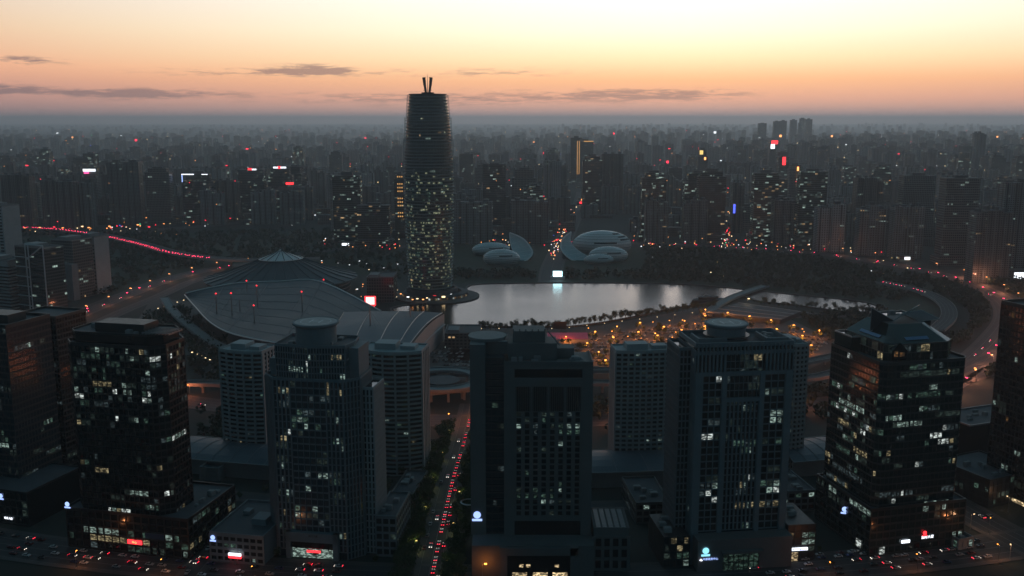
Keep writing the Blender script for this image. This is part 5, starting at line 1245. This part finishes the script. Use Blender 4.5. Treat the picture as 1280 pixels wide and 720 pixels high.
if MORE: tag(b.build('far_cars', list(s1.materials)), 'stream of far cars on the elevated road and ring roads', 'cars', None, 'stuff')
b = MB(); r = random.Random(55)                       # the rows of the big car park, far past three hundred cars
mi_ = {k: i for i, k in enumerate(('silver', 'white', 'black', 'dark grey'))}
def inpoly(p, poly):
    x, y = p; c = False
    for (x0, y0), (x1, y1) in zip(poly, poly[1:] + poly[:1]):
        if (y0 > y) != (y1 > y) and x < (x1 - x0) * (y - y0) / (y1 - y0) + x0: c = not c
    return c
LOT = [at(*p) for p in ((705, 436), (720, 424), (860, 404), (990, 415), (1040, 425), (1010, 448), (900, 452), (745, 458))]
LOT2 = [at(*p) for p in ((520, 440), (585, 432), (590, 460), (525, 455))]
for lot, y0, y1 in ((LOT, 850, 1090), (LOT2, 860, 1000)):
    y = y0
    while y < y1:
        x = -130
        while x < 420:
            if inpoly((x, y), lot) and r.random() < .6:
                sub = MB(); car_body(sub); ca, sa = math.cos(1.35), math.sin(1.35); k = r.randrange(4)
                for f_, mm in zip(sub.f, sub.m):
                    b.face([(x + sub.v[i][0] * ca - sub.v[i][1] * sa, y + sub.v[i][0] * sa + sub.v[i][1] * ca, sub.v[i][2] + .15) for i in f_], 4 if mm else k)
                b.box(x - .7, x + .7, y - 1.2, y + .8, 1.1, 1.6, 4)
            x += 2.9
        y += 13 if r.random() < .7 else 7
tag(b.build('parked_cars', [CM['silver'], CM['white'], CM['black'], CM['dark grey'], M['tyre']]), 'rows of cars in the big car park', 'parked cars', None, 'stuff')

# ------------------------------------------------------------------ lamps
lampd = {}
def plight(o, z, e, c_, x=0):
    key = (e, c_)
    if key not in lampd: L = bpy.data.lights.new('lamp_light', 'POINT'); L.energy = e; L.color = c_; L.shadow_soft_size = .35; lampd[key] = L
    q = bpy.data.objects.new('lamp_light', lampd[key]); col.objects.link(q); q.parent = o; q.location = (x, 0, z)
LMP = {}
def lamp(x, y, h, em_, where, group, a=0.0, e=0, c_=(1, .42, .12), z0=0.0, size=.45, name='street_lamp'):
    key = (h, em_, size)
    if key not in LMP:
        b = MB(); b.beam((0, 0, 0), (0, 0, h), (.14, .08), 0, 6); b.beam((0, 0, h), (1.6, 0, h + .5), .07, 0, 5); b.lathe([(.35, 0), (.3, .5), (.15, .6)], 8); p = b.mesh('pole', M['steel'])
        b = MB(); b.box(1.2 - size * .4, 1.2 + size * 1.5, -size * .6, size * .6, h + .25, h + .25 + size * .7); LMP[key] = (p, b.mesh('lamp_head', M[em_]))
    o = empty(name, (x, y, z0), a, where, 'street lamp', group); put('pole', LMP[key][0], o); put('lamp_head', LMP[key][1], o)
    if e: plight(o, h - .6, e, c_, 1.6)
OR = (1, .27, .04); LTREE = []
for i, (px, py) in enumerate(((742, 415), (771, 409), (802, 404), (768, 422), (797, 415), (828, 409), (856, 402), (854, 413), (735, 429), (762, 435), (755, 451), (708, 422), (824, 420), (882, 387), (908, 391), (936, 396), (965, 401), (994, 407), (1024, 413), (1001, 420), (970, 412), (882, 409), (883, 395), (748, 440), (1012, 432))):
    x, y = at(px, py, 8); lamp(x, y, 8, 'e_orange', 'orange glowing lamp among the rows of the big car park', 'car park lamps', a=i * 1.3, e=5000, c_=OR, size=.9); LTREE.append((x + 2.6, y + 1.0)); LTREE.append((x - 3.5, y + 4))
LOTC = [at(*p) for p in ((715, 418), (860, 398), (1000, 410), (1035, 425), (900, 450), (745, 456))]
for i in range(26):
    while True:
        x, y = cr.uniform(40, 400), cr.uniform(860, 1110)
        if inpoly((x, y), LOTC): break
    lamp(x, y, 7, 'e_orange', 'smaller orange lamp between the trees of the big car park', 'smaller car park lamps', a=i, e=2400, c_=OR, size=.55)
x, y = at(934, 374, 9); lamp(x, y, 9, 'e_warm', 'strong warm white lamp beside the footbridge', None, e=3000, c_=(1, .75, .45), size=1.2)
for i, (x, y, z, a) in enumerate(walk(inner, 52, 20)):
    if abs(x) < 430: lamp(x - math.sin(a) * 13, y + math.cos(a) * 13, 10, 'e_orange', 'orange lamp beside the ring street behind the front towers', 'inner ring street lamps', a - 1.57, 4500, (1, .26, .10))
for i, (x, y, z, a) in enumerate(walk(inner, 40, 8)):
    if -120 < x < 430: lamp(x + math.sin(a) * 13, y - math.cos(a) * 13, 9, 'e_orange', 'orange lamp on the near kerb of the ring street behind the front towers', 'near kerb ring street lamps', a + 1.57, 3000, (1, .28, .1), size=.6)
lamp(*at(587, 508, 9), 9, 'e_orange', 'bright orange lamp where the avenue meets the ring street', None, e=2500, c_=OR, size=1.0)
lamp(*at(603, 706, 9), 9, 'e_orange', 'bright orange lamp near the foot of the avenue', None, e=900, c_=OR, size=.7)
for s in (-1, 1):
    for i, (x, y, z, a) in enumerate(walk(avenue, 46, 12 if s > 0 else 35)):
        if y < 700: lamp(x - math.sin(a) * 10.5 * s, y + math.cos(a) * 10.5 * s, 7, 'e_yellow', 'yellowish lamp half hidden in the avenue trees', 'avenue lamps', a + (1.57 if s < 0 else -1.57), 420, (.85, .85, .25), size=.5)
for i, (x, y, z, a) in enumerate(walk(outer, 48, 10)):
    if -260 < x < -90 or 120 < x < 270: lamp(x + math.sin(a) * 14.5, y - math.cos(a) * 14.5, 9, 'e_orange', 'orange lamp on the kerb of the street below the front towers', 'front street lamps', a + 1.57, 1300, (1, .34, .12), size=.35)
for i, (px, py) in enumerate(((1213, 662), (1236, 668), (1260, 640), (1195, 640), (1262, 700))):
    lamp(*at(px, py), 9, 'e_orange' if i % 2 else 'e_warm', 'lamp standing at the junction on the lower right', 'junction lamps', i, 700, (1, .5, .25), size=.35)
for i, (x, y, z, a) in enumerate(walk(ringR, 62, 30)):
    lamp(x + math.sin(a) * 19, y - math.cos(a) * 19, 11, 'e_orangefar', 'lamp on the outer kerb of the wide ring road', 'ring road lamps', a + 1.57, 14000 if y < 1420 else 2500 if y < 1650 else 0, (1, .36, .2), size=.9)
for i, (x, y, z, a) in enumerate(walk(roadB1, 60, 10)):
    lamp(x + math.sin(a) * 14, y - math.cos(a) * 14, 11, 'e_orangefar', 'lamp along the wide road left of the exhibition hall', 'lamps left of the hall', a + 1.57, 4500, (1, .33, .16), size=.9)
lr = random.Random(91)
for i in range(26):
    px, py = lr.uniform(245, 300), 0; t = i / 26; p0, p1 = at(225 + 60 * t, 392 - 6 * t + (i % 2) * 8), None
for i in range(5): lamp(*at(238 + i * 5.6, 441 + i * 2.3, 4), 4, 'e_warm', 'small warm lamp in the row beside the exhibition hall walkway', 'walkway lamps', 0, 0, size=.8)
for i in range(12): lamp(*at(196 + i * 8, 386 - i * 2.6, 5), 5, 'e_warm', 'warm lamp between road and exhibition hall', 'lamps beside the hall', 0, 0, size=.7)
for i, (x, y, z, a) in enumerate(walk(farRd, 26, 5)):
    if x < -520: lamp(x - math.sin(a) * lr.uniform(-40, 24), y + lr.uniform(-40, 20), 11, lr.choice(('e_orangefar', 'e_orangefar', 'e_tail', 'e_warm')), 'small orange lamp on the far ring road at left', 'far left road lamps', 0, 0, size=lr.choice((.9, 1.3, 1.9)))
for i in range(75):                                   # lamps of the lakeside park
    px, py = lr.uniform(560, 1200), lr.uniform(318, 372)
    if py < 352 + (px - 900) * .03 and not 585 < px < 795: lamp(*at(px, py, 4), 4, lr.choice(('e_warm', 'e_whitefar', 'e_yellow')), 'tiny warm lamp scattered in the lakeside park', 'park lamps', 0, 0, size=lr.choice((.5, .7, .9)))
for i in range(40): lamp(*at(lr.uniform(395, 500), lr.uniform(325, 372), 5), 5, lr.choice(('e_warm', 'e_orangefar', 'e_whitefar')), 'small lamp on the square between round hall and round tower', 'square lamps', 0, 0, size=lr.choice((.5, .8, 1.0)))
for px, py, m__, sz in ((508, 372, 'e_whitefar', 1.6), (520, 374, 'e_warm', 1.2), (527, 375, 'e_orangefar', 1.2), (541, 371, 'e_red', 2.0), (552, 372, 'e_warm', 2.2), (545, 366, 'e_whitefar', 1.6), (532, 373, 'e_warm', 1.1), (562, 368, 'e_whitefar', 1.2), (578, 363, 'e_orangefar', 1.4), (514, 375, 'e_orangefar', 1.0)): lamp(*at(px, py, 5), 5, m__, 'lamp on the terrace at the foot of the tall round tower', 'terrace lamps', 0, 0, size=sz)
for i in range(22): px = 600 + i * 22; lamp(*at(px, 411 - max(0, (px - 700)) * .12, 5), 5, 'e_warm', 'little warm lamp on the near lake promenade', 'promenade lamps', 0, 0, size=.45) if px < 885 else None
lamp(*at(405, 333, 10), 10, 'e_orange', 'single bright orange lamp behind the round hall', None, size=1.1)
# and the countless lights beyond
b = MB(); r = random.Random(66); n = 0
mats_ = ['e_orangefar', 'e_whitefar', 'e_tail', 'e_warm', 'e_tail', 'e_green', 'e_deepblue']; wts = (30, 22, 20, 22, 6, 2, 1)
def dot_(x, y, z, s, mi): b.box(x - s, x + s, y - s, y + s, z - s, z + s, mi)
for i in range(90):
    cx_, w0 = r.choice(((940, 70), (900, 50), (250, 150), (660, 120), (1100, 120), (600, 500))); px, py = r.gauss(cx_, w0), r.uniform(166, 250); yy = at(640, py + 22)[1]; z_ = hz(py, yy)
    xx = xat(px, yy, z_); s_ = yy / 2600 * r.uniform(.8, 2.2); mi = r.choices((0, 1, 2, 3), (2, 2, 5, 1))[0]; b.box(xx - s_ * 1.6, xx + s_ * 1.6, yy - 9, yy - 8, z_, z_ + s_ * r.choice((1, 1, 3)), mi)
while n < 600:
    y = 1850 * (14000 / 1850) ** (r.random() ** 1.1); x = r.uniform(-.56, .56) * y; s = r.uniform(.28, .62) * (y / 1850) ** .75; mi = r.choices(range(7), wts)[0]
    dot_(x, y, r.choice((6, 8, 12, 30, 60, 95, 105)), s, mi); n += 1
for (xa, ya, xb, yb, k) in ((60, 277, 400, 262, 210), (690, 320, 715, 262, 90), (640, 262, 800, 258, 25), (905, 305, 915, 262, 50), (1110, 262, 1250, 235, 60), (600, 304, 880, 306, 60), (880, 303, 1110, 312, 60), (400, 300, 505, 306, 40), (-5, 288, 200, 284, 40)):
    for i in range(k):
        t = r.random(); px, py = xa + (xb - xa) * t + r.gauss(0, 3), ya + (yb - ya) * t + r.gauss(0, 3.0); x, y = at(px, py, 6); dot_(x, y, 6, r.uniform(.3, .85) * y / 1900, r.choices(range(7), wts)[0])
tag(b.build('distant_lights', [M[k] for k in mats_]), 'countless small street and window lights in the far city', 'distant lights', None, 'stuff')

# ------------------------------------------------------------------ trees
tr = random.Random(17); TV = []
for v_ in range(6):
    b = MB(); hh = tr.uniform(6.5, 8.5); cl = [(tr.uniform(-1.9, 1.9), tr.uniform(-1.9, 1.9), tr.uniform(hh * .45, hh * .95), tr.uniform(1.2, 2.0)) for _ in range(11)]
    for cx, cy, cz, cr_ in cl:
        for _ in range(62):
            d = Vector((tr.gauss(0, 1), tr.gauss(0, 1), tr.gauss(0, 1))).normalized() * cr_ * (tr.random() ** .4); s = tr.uniform(.16, .36)
            n1 = Vector((tr.gauss(0, 1), tr.gauss(0, 1), tr.gauss(0, .6))).normalized(); n2 = n1.orthogonal().normalized() * s; n3 = n1.cross(n2)
            c0 = Vector((cx, cy, cz)) + d; b.face([c0 + n2, c0 + n3, c0 - n2, c0 - n3])
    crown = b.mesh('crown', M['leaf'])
    b = MB(); b.beam((0, 0, 0), (0, 0, hh * .5), (.2, .14), 0, 6)
    for cx, cy, cz, _ in cl[:6]: b.beam((0, 0, hh * .35), (cx * .8, cy * .8, cz), (.1, .04), 0, 4)
    TV.append((b.mesh('trunk', M['bark']), crown))
ntree = 0
def tree(x, y, where, group, s=1.0, z=0):
    global ntree; ntree += 1
    t_, c_ = tr.choice(TV); o = empty('tree', (x, y, z), tr.uniform(0, 6.28), where, 'tree', group); s *= tr.uniform(.8, 1.2); o.scale = (s, s, s * tr.uniform(.9, 1.1)); put('trunk', t_, o); put('crown', c_, o)
for s in (-1, 1):
    for d in (9.8, 15.5):
        for x, y, z, a in walk(avenue, 10.0, d % 7):
            if y < 690 and tr.random() < .93: tree(x - math.sin(a) * d * s + tr.uniform(-1, 1), y + math.cos(a) * d * s, 'leafy tree lining the avenue on the ' + ('stone tower' if s < 0 else 'apartment tower') + ' side, ' + ('kerb row' if d < 15 else 'outer row'), 'avenue trees ' + ('right' if s < 0 else 'left') + (' kerb row' if d < 15 else ' outer row'), 1.3)
for i in range(46):
    t = i / 45; px = 600 + 292 * t; py = 412 - max(0, px - 690) * .135 + .0; x, y = at(px, py); tree(x, y + tr.uniform(-3, 0), 'round dark tree in the near shore row ' + ('by the billboard' if px < 740 else 'by the footbridge' if px > 830 else 'above the car park'), 'near shore trees ' + ('by the billboard' if px < 740 else 'by the footbridge' if px > 830 else 'above the car park'), tr.uniform(1.1, 1.5))
for i in range(24): px = 950 + i * 5.8; x, y = at(px, 380.5 + (px - 950) * .075 + tr.uniform(0, 2)); tree(x, y, 'bushy tree on the bank of the narrow lake arm', 'lake arm trees', tr.uniform(.6, 1.2))
for x, y in LTREE: tree(x, y, 'tree glowing orange right beside a car park lamp', 'lamp-lit car park trees', .85)
k = 0
while k < 34:
    x, y = tr.uniform(40, 400), tr.uniform(860, 1110)
    if inpoly((x, y), LOT): tree(x, y, 'tree lit orange by the lamps of the big car park', 'car park trees', tr.uniform(.7, 1.0)); k += 1
for i in range(8): x, y = at(tr.uniform(700, 745), tr.uniform(418, 440)); tree(x, y, 'tree beside the pink marquee', 'marquee trees', .9)
for x, y, z, a in walk(outer, 11, 3):
    if (-262 < x < -60 or 110 < x < 270) and tr.random() < .6: wl_ = 'black tower' if x < -130 else 'round-topped tower' if x < 0 else 'pilaster tower' if x < 180 else 'green glass tower'; tree(x - math.sin(a) * 17, y + math.cos(a) * 17 + tr.uniform(-1, 1), 'small kerb tree on the street below the ' + wl_, 'kerb trees below the ' + wl_, tr.uniform(.5, .8))
for i in range(12): x, y = at(tr.uniform(478, 505), tr.uniform(585, 720)); tree(x, y, 'tree in the dark grove left of the avenue', 'grove trees', 1.0)
for x, y, z, a in walk(mallst, 14, 3):
    if abs(x) < 300 and not -30 < x < 10 and tr.random() < .5: tree(x, y + tr.uniform(-8, 8), 'tree in the yards behind the front towers', 'yard trees', .8)
# park woods: one mass
b = MB(); r = random.Random(23); paths = [ringR, roadB1, roadB2, farRd, [(p[0], p[1]) for p in rampB], smooth([at(*p) for p in [(688, 353), (690, 335), (700, 310), (712, 285)]], 8)]
pp_ = [p for q in paths for p in q]
def clear(x, y, d=24): return all((x - p[0]) ** 2 + (y - p[1]) ** 2 > d * d for p in pp_)
zones = [([(-40, 300), (60, 296), (180, 318), (262, 327), (330, 330), (430, 326), (500, 312), (500, 296), (400, 288), (250, 292), (130, 289), (-40, 287)], 1000), ([(-30, 345), (130, 372), (225, 352), (262, 337), (250, 328), (160, 312), (-30, 298)], 650),
         ([(560, 350), (585, 334), (570, 312), (600, 304), (860, 312), (1000, 322), (1180, 352), (1200, 372), (1100, 378), (900, 355), (760, 350), (680, 350)], 1300), ([(1060, 392), (1100, 388), (1170, 415), (1120, 440), (1040, 432), (1000, 400)], 220),
         ([(1190, 352), (1230, 375), (1240, 395), (1215, 425), (1165, 440), (1190, 400)], 200), ([(1200, 455), (1280, 415), (1300, 440), (1180, 500)], 200), ([(1290, 395), (1265, 372), (1215, 345), (1330, 360)], 250), ([(180, 398), (230, 385), (300, 440), (280, 490), (240, 470)], 160), ([(500, 520), (250, 520), (250, 580), (500, 580)], 150), ([(740, 505), (1040, 490), (1040, 530), (740, 545)], 130), ([(500, 350), (575, 352), (560, 318), (470, 318), (420, 330)], 140)]
lake_ = [(p[0], p[1]) for p in lakepts]
artz = [at(*p) for p in ((570, 341), (805, 341), (805, 298), (570, 298))]
arts = [(*at(690, 330), 45), (*at(752, 322), 85), (*at(625, 325), 85)]
for zn, cnt_ in zones:
    poly = [at(*p) for p in zn]; xs = [p[0] for p in poly]; ys = [p[1] for p in poly]; k = 0; tries = 0
    while k < cnt_ and tries < cnt_ * 12:
        tries += 1; x, y = r.uniform(min(xs), max(xs)), r.uniform(min(ys), max(ys))
        if not inpoly((x, y), poly) or inpoly((x, y), lake_) or inpoly((x, y), artz) or not clear(x, y) or any((x - a) ** 2 + (y - c_) ** 2 < d * d for a, c_, d in arts): continue
        k += 1; R0 = r.uniform(3, 5.5); hh = r.uniform(7, 12)
        for _ in range(26):
            d = Vector((r.gauss(0, 1), r.gauss(0, 1), r.gauss(0, 1))).normalized() * r.uniform(.6, 1); s = r.uniform(.9, 1.9)
            n1 = (d + Vector((r.gauss(0, .5), r.gauss(0, .5), r.gauss(0, .5)))).normalized(); n2 = n1.orthogonal().normalized() * s; n3 = n1.cross(n2)
            c0 = Vector((x + d.x * R0, y + d.y * R0, hh * .55 + d.z * hh * .42)); b.face([c0 + n2, c0 + n3, c0 - n2, c0 - n3])
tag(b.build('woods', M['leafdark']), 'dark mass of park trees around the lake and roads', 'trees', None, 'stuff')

# ------------------------------------------------------------------ air
b = MB(); b.prism([(-30100, -120), (30100, -120), (30100, 40100), (-30100, 40100)], -1.0, 302, 0, None, 0, True)
hm = bpy.data.materials.new('haze'); hm.use_nodes = True; nt = hm.node_tree; nt.nodes.clear()
ho = nt.nodes.new('ShaderNodeOutputMaterial'); pv = nt.nodes.new('ShaderNodeVolumePrincipled'); nt.links.new(pv.outputs[0], ho.inputs['Volume'])
pv.inputs['Color'].default_value = (.77, .865, .96, 1); pv.inputs['Density'].default_value = 7.0e-5; pv.inputs['Anisotropy'].default_value = .6
tag(b.build('haze', hm), 'thin evening haze over the city', 'haze', None, 'stuff')
